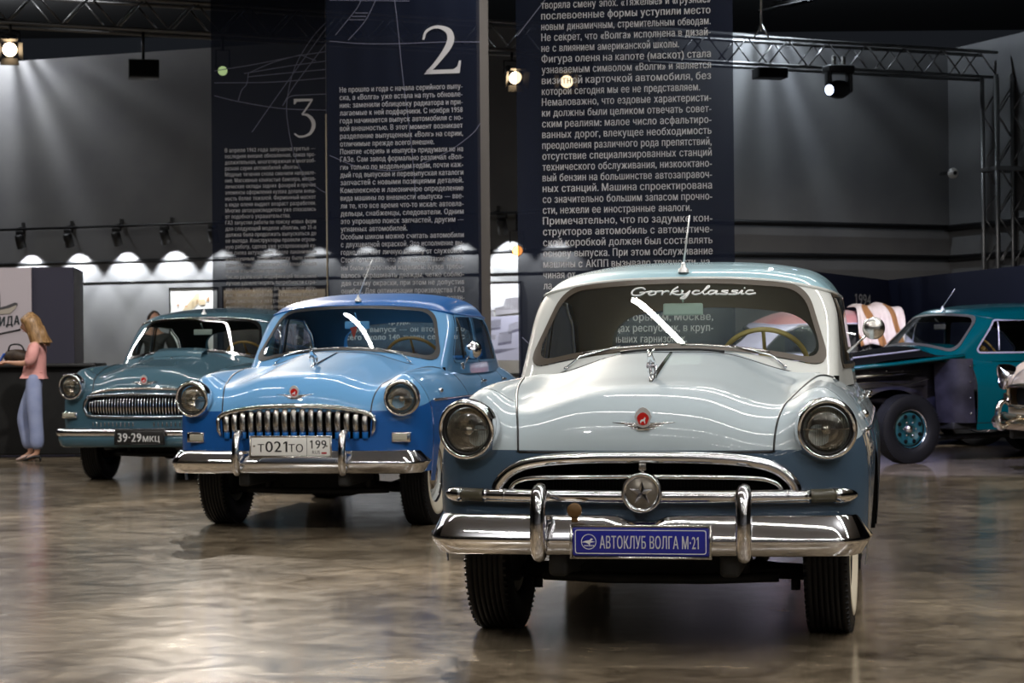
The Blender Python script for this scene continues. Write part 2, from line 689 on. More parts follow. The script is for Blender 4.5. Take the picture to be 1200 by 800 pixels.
def T_top(x, y):
    x = np.abs(x)
    vals = np.stack([_zc(y), _zm(y), _zv(y), _zf(y), _zf(y) - .13], -1)
    tn = np.zeros_like(vals)
    for j in range(1, 4):
        tn[..., j] = (vals[..., j + 1] - vals[..., j - 1]) / (_XK[j + 1] - _XK[j - 1])
    tn[..., 4] = (vals[..., 4] - vals[..., 3]) / (_XK[4] - _XK[3])
    i = np.clip(np.searchsorted(_XK, np.clip(x, 0, .979)) - 1, 0, 3)
    h = _XK[i + 1] - _XK[i]
    u = (np.clip(x, 0, .98) - _XK[i]) / h
    g = lambda A, k: np.take_along_axis(A, k[..., None], -1)[..., 0]
    return ((1 + 2 * u) * (1 - u) ** 2 * g(vals, i) + u * (1 - u) ** 2 * h * g(tn, i) + u * u * (3 - 2 * u) * g(vals, i + 1) + u * u * (u - 1) * h * g(tn, i + 1))


def W_side(y, z):
    dz = z - .68
    return _w0(y) - np.where(dz > 0, .62 * dz * dz, .17 * dz * dz)


def Y_front(x, z):
    return -.808 + .10 * (x / .72) ** 2 + .3 * np.clip(z - .75, 0, None) ** 2


def Y_rear(x, z):
    return 3.93 - .12 * (x / .72) ** 2 - .45 * (z - .62) ** 2


def F_body(P):
    x, y, z = np.abs(P[..., 0]), P[..., 1], P[..., 2]
    a = smax(z - T_top(x, y), x - W_side(y, z), .20)
    b = np.maximum(Y_front(x, z) - y, y - Y_rear(x, z))
    return smax(a, b, .22)


# greenhouse
_rt = spl([.5, .85, .95, 1.1, 1.4, 1.8, 2.2, 2.5, 2.8, 3.2], [1.46, 1.545, 1.568, 1.595, 1.628, 1.648, 1.632, 1.58, 1.49, 1.3])


def Y_ws(x, z):
    return .50 + 1.25 * (z - 1.2) + .20 * (np.abs(x) / .66) ** 2.2


def F_dome(P):
    x, y, z = np.abs(P[..., 0]), P[..., 1], P[..., 2]
    r = z - (_rt(y) - .055 * (x / .6) ** 3)
    s = x - (.790 - .155 * (z - 1.08) - .055 * np.clip((1.25 - y) / .6, 0, 1.2) - .085 * np.clip(y - 2.0, 0, None) ** 1.5)
    a = smax(r, s, .15)
    f = Y_ws(x, z) - y
    q = y - (3.25 - 1.45 * (z - 1.12) - .26 * (x / .65) ** 2)
    return smax(smax(a, f, .06), q, .20)


def solve(F, O, D, tmax, n=34):
    lo = np.zeros(O.shape[:-1])
    hi = np.full(O.shape[:-1], tmax)
    for _ in range(n):
        mid = (lo + hi) / 2
        inside = F(O + D * mid[..., None]) < 0
        lo = np.where(inside, mid, lo)
        hi = np.where(inside, hi, mid)
    return O + D * ((lo + hi) / 2)[..., None]


def gridmesh(G):
    m, n = G.shape[:2]
    idx = np.arange(m * n).reshape(m, n)
    F = np.stack([idx[:-1, :-1], idx[:-1, 1:], idx[1:, 1:], idx[1:, :-1]], -1).reshape(-1, 4)
    return G.reshape(-1, 3), [tuple(f) for f in F]


def clip(VF, d):
    """keep the side where the field d (one value per vertex) is positive"""
    V, F = VF
    V = np.asarray(V, float)
    if not len(F):
        return V, F
    out, nv, cut, used = [], [], {}, {}

    def old(i):
        if i not in used:
            used[i] = len(nv)
            nv.append(V[i])
        return used[i]

    def edge(i, j):
        k = (i, j) if i < j else (j, i)
        if k not in cut:
            t = d[k[0]] / (d[k[0]] - d[k[1]])
            cut[k] = len(nv)
            nv.append(V[k[0]] + (V[k[1]] - V[k[0]]) * t)
        return cut[k]
    pos = d > 0
    for f in F:
        c = sum(1 for i in f if pos[i])
        if c == 0:
            continue
        if c == len(f):
            out.append(tuple(old(i) for i in f))
            continue
        p = []
        for a in range(len(f)):
            i, j = f[a], f[(a + 1) % len(f)]
            if pos[i]:
                p.append(old(i))
            if pos[i] != pos[j]:
                p.append(edge(i, j))
        if len(p) > 2:
            out.append(tuple(p))
    return (np.array(nv) if nv else np.zeros((0, 3))), out


def split(VF, fld):
    d = fld(np.asarray(VF[0]))
    return clip(VF, d), clip(VF, -d)


def mirror(VF):
    V, F = VF
    return np.asarray(V) * np.array([-1, 1, 1]), [tuple(f[::-1]) for f in F]


def sd_poly(p, q):
    """signed distance (negative inside) of points p (n,2) to the polygon q"""
    q = np.array(q, float)
    d = np.full(len(p), 1e9)
    ins = np.zeros(len(p), bool)
    for i in range(len(q)):
        a, b = q[i], q[(i + 1) % len(q)]
        e = b - a
        w_ = p - a
        t = np.clip((w_ @ e) / (e @ e), 0, 1)
        d = np.minimum(d, np.linalg.norm(w_ - t[:, None] * e, axis=1))
        c = ((a[1] <= p[:, 1]) & (b[1] > p[:, 1])) | ((b[1] <= p[:, 1]) & (a[1] > p[:, 1]))
        with np.errstate(divide='ignore', invalid='ignore'):
            xx = a[0] + (p[:, 1] - a[1]) / (b[1] - a[1]) * e[0]
        ins ^= c & (p[:, 0] < xx)
    return np.where(ins, -d, d)


seam = spl([-.9, -.78, -.6, -.2, .3, .5, .7, 1.0, 2.5, 2.9, 3.4, 4.2], [.505, .507, .54, .605, .66, .70, .735, .75, .75, .70, .64, .62])
ARCH = [(0.0, .365, .405), (2.70, .34, .37)]
PVX, PVZ = .55, .78


def arch_d(V):
    d = np.full(len(V), 9.)
    for (yc, zc, r) in ARCH:
        d = np.minimum(d, np.hypot(V[:, 1] - yc, V[:, 2] - zc) - r)
    return d


def body_parts():
    B = {}
    # hood: nose roll, then over the top to the windscreen
    s = np.linspace(-1, 1, 65)
    th = np.linspace(0, PI / 2, 30)
    ys = np.linspace(-.42, .95, 64)[1:]
    rows = []
    y0, z0 = -.42, .80
    for t in th:
        y = np.full_like(s, -.8)
        for _ in range(5):
            x = s * seam(y)
            O = np.stack([x, np.full_like(s, y0), np.full_like(s, z0)], -1)
            D = np.broadcast_to(np.array([0, -math.cos(t), math.sin(t)]), O.shape)
            P = solve(F_body, O, D, 1.0)
            y = P[:, 1]
        rows.append(P)
    for yy in ys:
        x = s * seam(np.full_like(s, yy))
        O = np.stack([x, np.full_like(s, yy), np.full_like(s, .8)], -1)
        rows.append(solve(F_body, O, np.broadcast_to(np.array([0, 0, 1.]), O.shape), 1.0))
    top = gridmesh(np.array(rows))
    B['seam_path'] = [tuple(r[-1]) for r in rows if r[-1][1] < .58]
    rear_edge = lambda x: .385 + .21 * (x / .7) ** 2
    B['hood'], B['cowl'] = split(top, lambda V: rear_edge(V[:, 0]) - V[:, 1])
    # boot lid and tail
    rows = []
    for yy in np.linspace(2.45, 3.35, 40):
        x = s * seam(np.full_like(s, yy))
        O = np.stack([x, np.full_like(s, yy), np.full_like(s, .7)], -1)
        rows.append(solve(F_body, O, np.broadcast_to(np.array([0, 0, 1.]), O.shape), 1.0))
    for t in np.linspace(PI / 2, -PI / 4, 40)[1:]:
        y = np.full_like(s, 3.8)
        for _ in range(4):
            x = s * seam(y)
            O = np.stack([x, np.full_like(s, 3.35), np.full_like(s, .7)], -1)
            D = np.broadcast_to(np.array([0, math.cos(t), math.sin(t)]), O.shape)
            P = solve(F_body, O, D, 1.2)
            y = P[:, 1]
        rows.append(P)
    tail = gridmesh(np.array(rows))
    tail = clip(tail, tail[0][:, 2] - .40)
    # side: rings at constant y from the seam outwards and down to the sill
    yy = np.linspace(-.5, 3.3, 200)
    zs = solve(F_body, np.stack([seam(yy), yy, np.full_like(yy, .8)], -1), np.broadcast_to(np.array([0, 0, 1.]), (len(yy), 3)), 1.0)[:, 2]
    ph0 = np.arctan2(zs - PVZ, seam(yy) - PVX)
    ph1 = np.arctan2(.33 - PVZ, W_side(yy, .33) - PVX)
    u = np.linspace(0, 1, 46)
    ph = ph0[:, None] * (1 - u) + ph1[:, None] * u
    O = np.stack([np.full_like(ph, PVX), np.broadcast_to(yy[:, None], ph.shape), np.full_like(ph, PVZ)], -1)
    D = np.stack([np.cos(ph), np.zeros_like(ph), np.sin(ph)], -1)
    side = gridmesh(solve(F_body, O, D, 1.2))
    # front end of the wing: the same ring angles swung forwards to the nose
    full = np.concatenate([ph[0], np.linspace(ph1[0], ph0[0] - 2 * PI, 46)[1:]])
    th = np.linspace(0, PI / 2, 34)
    O = np.broadcast_to(np.array([PVX, -.5, PVZ]), (len(th), len(full), 3))
    D = np.stack([np.cos(th)[:, None] * np.cos(full), -np.sin(th)[:, None] * np.ones_like(full), np.cos(th)[:, None] * np.sin(full)], -1)
    capf = gridmesh(solve(F_body, O, D, 1.4))
    V = capf[0]
    d = np.maximum(V[:, 0] - .62, np.minimum(V[:, 2] - .80, V[:, 0] - seam(V[:, 1])))
    capf = clip(capf, d)
    capf = clip(capf, capf[0][:, 2] - .40)
    O = np.broadcast_to(np.array([PVX, 3.3, PVZ]), (len(th), len(full), 3))
    full2 = np.concatenate([ph[-1], np.linspace(ph1[-1], ph0[-1] - 2 * PI, 46)[1:]])
    D = np.stack([np.cos(th)[:, None] * np.cos(full2), np.sin(th)[:, None] * np.ones_like(full2), np.cos(th)[:, None] * np.sin(full2)], -1)
    capr = gridmesh(solve(F_body, O, D, 1.4))
    capr = clip(capr, capr[0][:, 0] - seam(capr[0][:, 1]))
    capr = clip(capr, capr[0][:, 2] - .36)
    side = clip(side, arch_d(side[0]))
    capf = clip(capf, arch_d(capf[0]))
    # doors
    fd = lambda V: np.minimum(np.minimum(V[:, 1] - .74, 1.60 - V[:, 1]), V[:, 2] - .40)
    rd = lambda V: np.minimum(np.minimum(V[:, 1] - 1.605, 2.46 - V[:, 1] - .35 * np.clip(.75 - V[:, 2], 0, 1)), V[:, 2] - .40)
    B['front_door'], rest = split(side, fd)
    B['rear_door'], rest = split(rest, rd)
    B['wing_front'], B['quarter'] = split(rest, lambda V: .74 - V[:, 1])
    B['capf'], B['capr'], B['tail'] = capf, capr, tail
    # front panel between the wings
    x = np.linspace(-.62, .62, 90)
    z = np.linspace(.40, .80, 40)
    X, Z = np.meshgrid(x, z)
    O = np.stack([X, np.full_like(X, -.4), Z], -1)
    B['front'] = gridmesh(solve(F_body, O, np.broadcast_to(np.array([0, -1., 0]), O.shape), 1.0)[::-1])
    # greenhouse dome
    az = np.linspace(0, 2 * PI, 361)
    el = np.linspace(.04, PI / 2, 92)
    A, E_ = np.meshgrid(az, el)
    D = np.stack([np.sin(A) * np.cos(E_), -np.cos(A) * np.cos(E_), np.sin(E_)], -1)
    O = np.broadcast_to(np.array([0, 1.75, .9]), D.shape)
    G = solve(F_dome, O, D, 3.0)
    dome = gridmesh(G)
    dome = clip(dome, dome[0][:, 2] - 1.03)
    B['dome_grid'] = G
    zg = lambda x, y: 1.538 - .066 * (np.abs(x) / .69) ** 3 - .10 * np.clip(y - 1.9, 0, None) ** 2
    B['zg'] = zg
    B['roof'], rest = split(dome, lambda V: V[:, 2] - zg(V[:, 0], V[:, 1]))
    wins = {}

    def cut(name, fld, edge):
        nonlocal rest
        ins, rest = split(rest, lambda V: fld(V) + edge)
        wins[name] = split(ins, fld)        # (glass, gasket)

    def ws(V):
        x, z = np.abs(V[:, 0]), V[:, 2]
        zb = 1.228 - .085 * (x / .67) ** 2
        zt = 1.512 - .03 * (x / .55) ** 2
        xs = .672 - (z - 1.14) * .32
        d = -smax(smax(zb - z, z - zt, .10), x - xs, .10)
        return np.where(V[:, 1] < 1.3, d, -1.)
    cut('windshield', ws, .024)

    def rw(V):
        x, z = np.abs(V[:, 0]), V[:, 2]
        zb = 1.15
        zt = 1.43 - .05 * (x / .5) ** 2
        d = -smax(smax(zb - z, z - zt, .14), x - (.60 - .25 * (z - 1.15)), .16)
        return np.where(V[:, 1] > 2.35, d, -1.)
    cut('rear_window', rw, .022)
    q1 = [(.90, 1.150), (1.13, 1.425), (1.53, 1.43), (1.555, 1.150)]
    q2 = [(1.68, 1.150), (1.665, 1.43), (2.10, 1.41), (2.34, 1.31), (2.50, 1.150)]
    for sg, nm in ((1, 'p'), (-1, 'n')):
        for q, w_ in ((q1, 'front_window_'), (q2, 'rear_side_window_')):
            cut(w_ + nm, lambda V, q=q, sg=sg: np.where(V[:, 0] * sg > .3, .022 - sd_poly(V[:, 1:3], q), -1.), .018)
    B['pillars'] = rest
    B['wins'] = wins
    # rain gutter: where the dome crosses the gutter height, going round
    loop = []
    for j in range(0, G.shape[1] - 1, 2):
        dcol = G[:, j, 2] - zg(G[:, j, 0], G[:, j, 1])
        i = np.where(dcol > 0)[0][0]
        t = dcol[i] / (dcol[i] - dcol[i - 1])
        loop.append(G[i, j] * (1 - t) + G[i - 1, j] * t)
    B['gutter'] = loop
    return B


BODY = body_parts()


def front_y(x, z):
    """y of the front skin at x, z"""
    P = solve(F_body, np.array([[x, -.4, z]]), np.array([[0, -1., 0]]), 1.2)
    return float(P[0, 1])


def top_z(x, y):
    P = solve(F_body, np.array([[x, y, .8]]), np.array([[0, 0, 1.]]), 1.0)
    return float(P[0, 2])


def ws_pt(x, z, off=.006):
    return Vector((x, float(Y_ws(np.array(x), np.array(z))) - off * .8, z + off * .6))


def side_x(y, z):
    P = solve(F_body, np.array([[.4, y, z]]), np.array([[1., 0, 0]]), 1.0)
    return float(P[0, 0])


def dome_x(y, z):
    P = solve(F_dome, np.array([[.2, y, z]]), np.array([[1., 0, 0]]), 1.0)
    return float(P[0, 0])


def vf(parts, name, m, parent, weld=True, off=0.0):
    mb = MB()
    for (V, F) in parts:
        mb.add(V, F)
    o = mb.build(name, m, parent, weld=1e-4 if weld else False, recalc=False)
    if off:
        me = o.data
        n = np.zeros(len(me.vertices) * 3)
        c = np.zeros(len(me.vertices) * 3)
        me.vertices.foreach_get('normal', n)
        me.vertices.foreach_get('co', c)
        me.vertices.foreach_set('co', c + n * off)
        me.update()
    return o


def disc_rot(sgn):
    return None


def seg_path(fn, ts):
    return [fn(t) for t in ts]


SEAM_N = 30


def make_seams(parent, m, hood=True, doors=True):
    mb = MB()
    ys = list(np.linspace(-.76, .55, 44))
    for sg in (1, -1):
        if hood:
            pts = [(sg * p[0], p[1] - .0005, p[2]) for p in BODY['seam_path']]
            mb.tube(pts, .0045, 6)
        if doors:
            for y0 in (.74, 1.6025):
                mb.tube([(sg * (side_x(y0, z) - .001), y0, z) for z in np.linspace(.40, 1.03, 14)], .004, 5)
            mb.tube([(sg * (side_x(2.46 - .35 * max(.75 - z, 0), z) - .001), 2.46 - .35 * max(.75 - z, 0), z) for z in np.linspace(.45, 1.03, 14)], .004, 5)
            mb.tube([(sg * (side_x(y, .40) - .001), y, .40) for y in np.linspace(.74, 2.3, 20)], .004, 5)
    if hood:
        mb.tube([(x, front_y(x, .80) + .002, .80) for x in np.linspace(-.507, .507, 24)], .006, 6)
        mb.tube([(x, .385 + .21 * (x / .7) ** 2, top_z(x, .385 + .21 * (x / .7) ** 2) - .001) for x in np.linspace(-.7, .7, 30)], .004, 6)
    return mb.build('panel_gap', m, parent)


def make_wheel(car, sg, y, steer, style):
    """tyre, rim, whitewall, hubcap; sg is the side of the car"""
    root = bpy.data.objects.new('wheel', None)
    COL.objects.link(root)
    root.parent = car
    root.location = (sg * .712, y, .352)
    root.rotation_euler = (0, 0, steer)
    # tyre section, radius against x (outward = +), made for the +x side
    tread = []
    wd = .078
    tread += [(.352, -wd)]
    for k in range(7):
        c = -wd + (k + .5) * 2 * wd / 7
        h = wd / 7
        tread += [(.3535, c - h * .75), (.3535, c + h * .75)]
        if k < 6:
            tread += [(.345, c + h * .85), (.345, c + h * 1.15)]
    tread += [(.352, wd)]
    prof = [(.195, -.062), (.20, -.075), (.24, -.092), (.29, -.096), (.33, -.090), (.345, -.083)] + tread + [(.345, .083), (.33, .090), (.29, .096), (.24, .092), (.20, .075), (.195, .062)]
    flip = (lambda p: Vector((p.x * sg, p.y, p.z)))
    tm = MB().lathe(prof, axis='X', n=56, warp=flip)      # with the blocks cut into the shoulder
    for k in range(72):
        a = 2 * PI * k / 72
        for e in (-1, 1):
            c = Vector((e * .083, math.cos(a) * .3475, math.sin(a) * .3475))
            r_ = Matrix.Rotation(a, 3, 'X')
            tm.box(c, (.014, .012, .010), 0, r_)
    tm.build('tyre', M['rubber'], root, recalc=True)
    if style.get('whitewall'):
        MB().lathe([(.200, .0775), (.24, .0945), (.262, .0975), (.280, .0980), (.284, .094)], axis='X', n=56, warp=flip).build('whitewall', M['whitewall'], root, recalc=True)
    MB().lathe([(.0, .01), (.10, .02), (.13, .045), (.16, .05), (.175, .03), (.19, .055), (.20, .072), (.203, .066), (.19, .02), (.185, -.06), (.195, -.066)], axis='X', n=48, warp=flip).build('rim', style['rim'], root, recalc=True)
    MB().lathe([(.205, .066), (.204, .073), (.196, .072), (.19, .064)], axis='X', n=48, warp=flip).build('rim_ring', M['chrome'], root, recalc=True)
    if not style.get('hubcap', True):
        sl = MB()
        for k in range(8):
            a = 2 * PI * (k + .5) / 8
            sl.ball((sg * .052, math.cos(a) * .135, math.sin(a) * .135), (.012, .022, .022), 10, 6)
        sl.lathe([(.170, .040), (.178, .050), (.186, .044)], axis='X', n=40, warp=flip)
        sl.build('rim_slot', M['matte_black'], root)
    if style.get('hubcap', True):
        MB().lathe([(0, .088), (.03, .087), (.05, .08), (.075, .075), (.10, .066), (.118, .052), (.122, .04)], axis='X', n=40, warp=flip).build('hubcap', M['chrome'], root, recalc=True)
    else:
        hb = MB().lathe([(0, .07), (.03, .068), (.04, .05), (.05, .035)], axis='X', n=24, warp=flip)
        for k in range(6):
            a = 2 * PI * k / 6
            hb.ball((sg * .05, math.cos(a) * .075, math.sin(a) * .075), .012, 8, 6)
        hb.build('hub', M['chrome_dull'], root)
    MB().lathe([(0, -.03), (.15, -.03), (.15, -.075), (.06, -.10), (0, -.10)], axis='X', n=32, warp=flip).build('brake_drum', M['under'], root, recalc=True)
    return root


def headlight(car, sg, x=.716, z=.888, y=-.735, dark=False):
    root = bpy.data.objects.new('headlight', None)
    COL.objects.link(root)
    root.parent = car
    root.location = (sg * x, y, z)
    root.rotation_euler = (0, 0, sg * .10)

    def brow(p):           # the bezel's upper lip leans forward as a visor
        k = max(0., p.z / .11)
        return Vector((p.x, p.y - .030 * k * (1 if p.y < .02 else .2), p.z + .004 * k))
    MB().lathe([(.104, .10), (.121, .06), (.124, .02), (.122, -.012), (.116, -.032), (.107, -.040), (.101, -.034), (.099, -.012)], n=56, warp=brow).build('bezel', M['chrome'], root, recalc=True)
    MB().lathe([(.100, -.016), (.0965, -.030), (.0905, -.022), (.090, .0)], n=48, warp=brow).build('retaining_ring', M['black'], root, recalc=True)
    MB().lathe([(.090, -.002), (.075, .03), (.05, .05), (.02, .06), (0, .062)], n=40).build('reflector', M['reflector'], root, recalc=True)
    b = MB().lathe([(0, -.012), (.017, -.010), (.02, -.004), (.02, .03)], n=20)
    b.tube([(-.08, .02, 0), (.08, .02, 0)], .003, 6)
    b.build('bulb_shield', M['chrome_dull'], root)
    ln = MB()
    prof = [(.0905, -.012), (.08, -.020), (.055, -.029), (.03, -.033), (0, -.034)]
    ln.lathe(prof, n=40)
    L = ln.build('lens', M['lens'], root, recalc=True)
    rb = MB()
    for k in range(-9, 10):
        xx = k * .0088
        h = math.sqrt(max(.088 ** 2 - xx * xx, 0))
        if h < .02:
            continue
        rr = lambda zz: -.034 + 2.72 * (xx * xx + zz * zz) + .003
        rb.tube([(xx, rr(zz), zz) for zz in np.linspace(-h, h, 9)], .0008, 5)
    rb.build('lens_flute', M['chrome_dull'], L)
    return root


def bar_front(xs, z, off=.0):
    return [Vector((x, front_y(abs(x), z) - off, z)) for x in xs]


M['satin'] = mat('satin_silver', (.78, .78, .78), .38, .6)


def wing_badge(car, y, z, span=.125, hex_=False):
    y -= .012
    mb = MB()
    for sg in (1, -1):
        for k, (l, h) in enumerate([(1.0, .012), (.86, .003), (.7, -.006)]):
            mb.tube([(sg * .02, y - .006, z - .024 + h), (sg * span * .6 * l, y - .002 + .012 * l, z - .022 + h), (sg * span * l, y + .012, z - .018 + h)], [.005, .005, .0015], 6, sx=1.2)
    mb.box((0, y - .006, z - .026), (.05, .014, .024), .004)
    o = mb.build('hood_badge', M['chrome'], car)
    pts = [(-.028, .028), (-.034, .01), (-.022, -.024), (0, -.032), (.022, -.024), (.034, .01), (.028, .028), (.014, .042), (0, .047), (-.014, .042)]
    MB().prism([(a, b) for a, b in pts], lambda u, v, d: (u, y - .004 - d, z + .006 + v * 1.05), .010).build('badge_shield', M['satin'], o)
    MB().prism([(a * .72, b * .66) for a, b in pts], lambda u, v, d: (u, y - .0138 - d, z + .004 + v), .003).build('badge_enamel', M['red_enamel'], o)
    deer = [(-.010, -.014), (-.006, -.004), (.004, -.002), (.008, -.014), (.011, -.013), (.009, .002), (.012, .010), (.009, .016), (.003, .007), (-.008, .004), (-.013, -.004)]
    MB().prism([(a * .9, b * .9) for a, b in deer], lambda u, v, d: (u, y - .0168 - d, z + .002 + v), .002).build('badge_deer', M['white_print'], o)
    return o


def leaping_deer(car, y):
    """chrome leaping deer on its wedge base and the long moulding behind it"""
    z = top_z(0, y)
    mb = MB()
    mb.tube([(0, y - .04, z - .006), (0, y + .02, z + .012), (0, y + .10, top_z(0, y + .10) + .006)], [.008, .016, .006], 10, sx=.8)
    # trunk, neck, head
    mb.tube(crv([(0, y + .055, z + .060), (0, y + .02, z + .072), (0, y - .025, z + .078), (0, y - .05, z + .095), (0, y - .062, z + .112)], 4),
            [.010, .013, .015, .016, .016, .016, .016, .017, .017, .017, .016, .014, .013, .012, .011, .010, .009][:17], 10)
    mb.tube([(0, y - .058, z + .112), (0, y - .078, z + .108), (0, y - .095, z + .098)], [.011, .009, .004], 8)
    for s_ in (-1, 1):
        mb.tube([(s_ * .006, y - .055, z + .118), (s_ * .012, y - .03, z + .128), (s_ * .016, y + .005, z + .126)], [.004, .003, .0015], 6)
        mb.tube([(s_ * .008, y - .03, z + .074), (s_ * .010, y - .065, z + .058), (s_ * .010, y - .045, z + .034)], [.008, .005, .003], 6)
        mb.tube([(s_ * .008, y + .05, z + .062), (s_ * .010, y + .055, z + .034), (s_ * .008, y + .03, z + .012)], [.010, .006, .004], 6)
    o = mb.build('hood_ornament', M['chrome'], car)
    m2 = MB()
    ys = np.linspace(y + .05, .36, 16)
    m2.tube([(0, yy, top_z(0, yy) + .002) for yy in ys], list(np.linspace(.010, .005, 16)), 8, sx=1.3)
    m2.build('hood_moulding', M['chrome'], car)
    return o


def wiper(car, sg):
    o = MB()
    piv = Vector((sg * .50, .50, top_z(.50, .52) + .012))
    o.ball(piv, .010, 10, 6)
    mid = ws_pt(sg * .25, 1.216, .012)
    o.tube([piv, ws_pt(sg * .44, 1.165, .016), mid], [.0045, .004, .0035], 7)
    r = o.build('wiper', M['chrome'], car)
    b = MB()
    b.tube([ws_pt(sg * x, 1.232 - .085 * (x / .67) ** 2 - .010, .006) for x in np.linspace(.43, .03, 10)], .0055, 6)
    b.build('wiper_blade', M['chrome_dull'], r)
    return r


def steering_wheel(car, m, x=.37):
    root = bpy.data.objects.new('steering_wheel', None)
    COL.objects.link(root)
    root.parent = car
    root.location = (x, 1.22, 1.135)
    root.rotation_euler = (math.radians(38), 0, 0)
    R_ = .205
    MB().tube([(R_ * math.cos(a), 0, R_ * math.sin(a)) for a in np.linspace(0, 2 * PI, 49)[:-1]], .0125, 10, closed=True).build('wheel_rim', m, root)
    s = MB()
    for a in (PI / 2, PI + PI / 6, -PI / 6):
        s.tube([(0, .03, 0), (.1 * math.cos(a), .025, .1 * math.sin(a)), (R_ * math.cos(a), 0, R_ * math.sin(a))], .009, 8)
    s.lathe([(0, .05), (.035, .045), (.04, .02), (.03, -.0)], n=20)
    s.tube([(0, 0.02, 0), (0, -.5, 0)], .018, 10)
    s.build('spoke', m, root)
    return root


def plate(car, x, y, z, wd, ht, base, frame, name='license_plate', tilt=0.0):
    o = MB().box((x, y, z), (wd, .012, ht), .006).build(name, base, car)
    f = MB()
    a, b = wd / 2 + .006, ht / 2 + .006
    c = [(x - a, y - .003, z - b), (x + a, y - .003, z - b), (x + a, y - .003, z + b), (x - a, y - .003, z + b)]
    for i in range(4):
        f.tube([c[i], c[(i + 1) % 4]], .006, 6)
        f.ball(c[i], .006, 8, 6)
    f.build('plate_frame', frame, o)
    return o


def arc_rect(w_, h_, r, n=5):
    out = []
    for cx, cy, a0 in ((w_ / 2 - r, h_ / 2 - r, 0), (-w_ / 2 + r, h_ / 2 - r, PI / 2), (-w_ / 2 + r, -h_ / 2 + r, PI), (w_ / 2 - r, -h_ / 2 + r, 1.5 * PI)):
        for k in range(n + 1):
            a = a0 + PI / 2 * k / n
            out.append((cx + r * math.cos(a), cy + r * math.sin(a)))
    return out


def bumper(car, sect, path, m, name='front_bumper', dip=None):
    """sweep a section (outward, z) along a plan path of (x, y); both ends wrap round the wings"""
    P = [Vector((x, y, 0)) for x, y in path]
    full = [Vector((-p.x, p.y, 0)) for p in P[::-1]][:-1] + P
    full = crv(full, 5)
    n = len(full)
    rows = []
    for i, p in enumerate(full):
        t = (full[min(i + 1, n - 1)] - full[max(i - 1, 0)]).normalized()
        nr = Vector((t.y, -t.x, 0))
        end = min(1., min(i, n - 1 - i) / 6.)
        row = []
        for (o_, z) in sect:
            zz = z if dip is None else z - dip(p.x, z)
            zm = sum(q[1] for q in sect) / len(sect)
            zz = zm + (zz - zm) * (.35 + .65 * math.sqrt(end))
            row.append(p + nr * o_ + Vector((0, 0, zz)))
        rows.append([tuple(q) for q in row])
    mb = MB().grid(rows)
    o = mb.build(name, m, car, recalc=True)
    md = o.modifiers.new('thickness', 'SOLIDIFY')
    md.thickness = .006
    return o


def overrider(bump, sg, x, z0, z1, yf, w_=.033):
    mb = MB()
    h = z1 - z0
    path = crv([(sg * x, yf + .07, z0 + .01), (sg * x, yf + .02, z0 + .005), (sg * x, yf, z0 + .25 * h), (sg * x, yf - .002, z0 + .6 * h), (sg * x, yf + .02, z0 + .9 * h), (sg * x, yf + .06, z1), (sg * x, yf + .11, z1 - .02)], 4)
    n = len(path)
    R_ = [w_ * (.55 + .45 * math.sin(PI * (i + 2) / (n + 3)) ** .6) for i in range(n)]
    mb.tube(path, R_, 14, up=(1, 0, 0))
    return mb.build('overrider', M['chrome'], bump)


def side_mirror(car, sg, style):
    o = MB()
    if style == 'stalk':
        p0 = Vector((sg * .775, .80, 1.185))
        p1 = Vector((sg * .885, .80, 1.285))
        o.tube([p0, (p0 + p1) / 2, p1], .006, 8)
        r = o.build('side_mirror', M['chrome'], car)
        MB().lathe([(0, -.03), (.025, -.028), (.045, -.016), (.052, 0), (.050, .008), (.044, .010), (0, .010)], p1 + Vector((sg * .01, .0, .01)), n=32).build('mirror_shell', M['chrome_dull'] if sg > 0 else M['chrome'], r, recalc=True)
    else:
        yb = .90
        p0 = Vector((sg * (side_x(yb, 1.0) + .004), yb, 1.085))
        p1 = Vector((sg * .86, yb - .02, 1.16))
        o.box(p0, (.03, .05, .05), .01)
        o.tube([p0, p1], .008, 8)
        r = o.build('side_mirror', M['chrome'], car)
        MB().lathe([(0, -.045), (.03, -.04), (.055, -.02), (.065, 0), (.06, .008), (0, .008)], p1 + Vector((sg * .03, 0, .045)), n=32).build('mirror_shell', M['black'] if style == 'black' else M['chrome'], r, recalc=True)
    return r


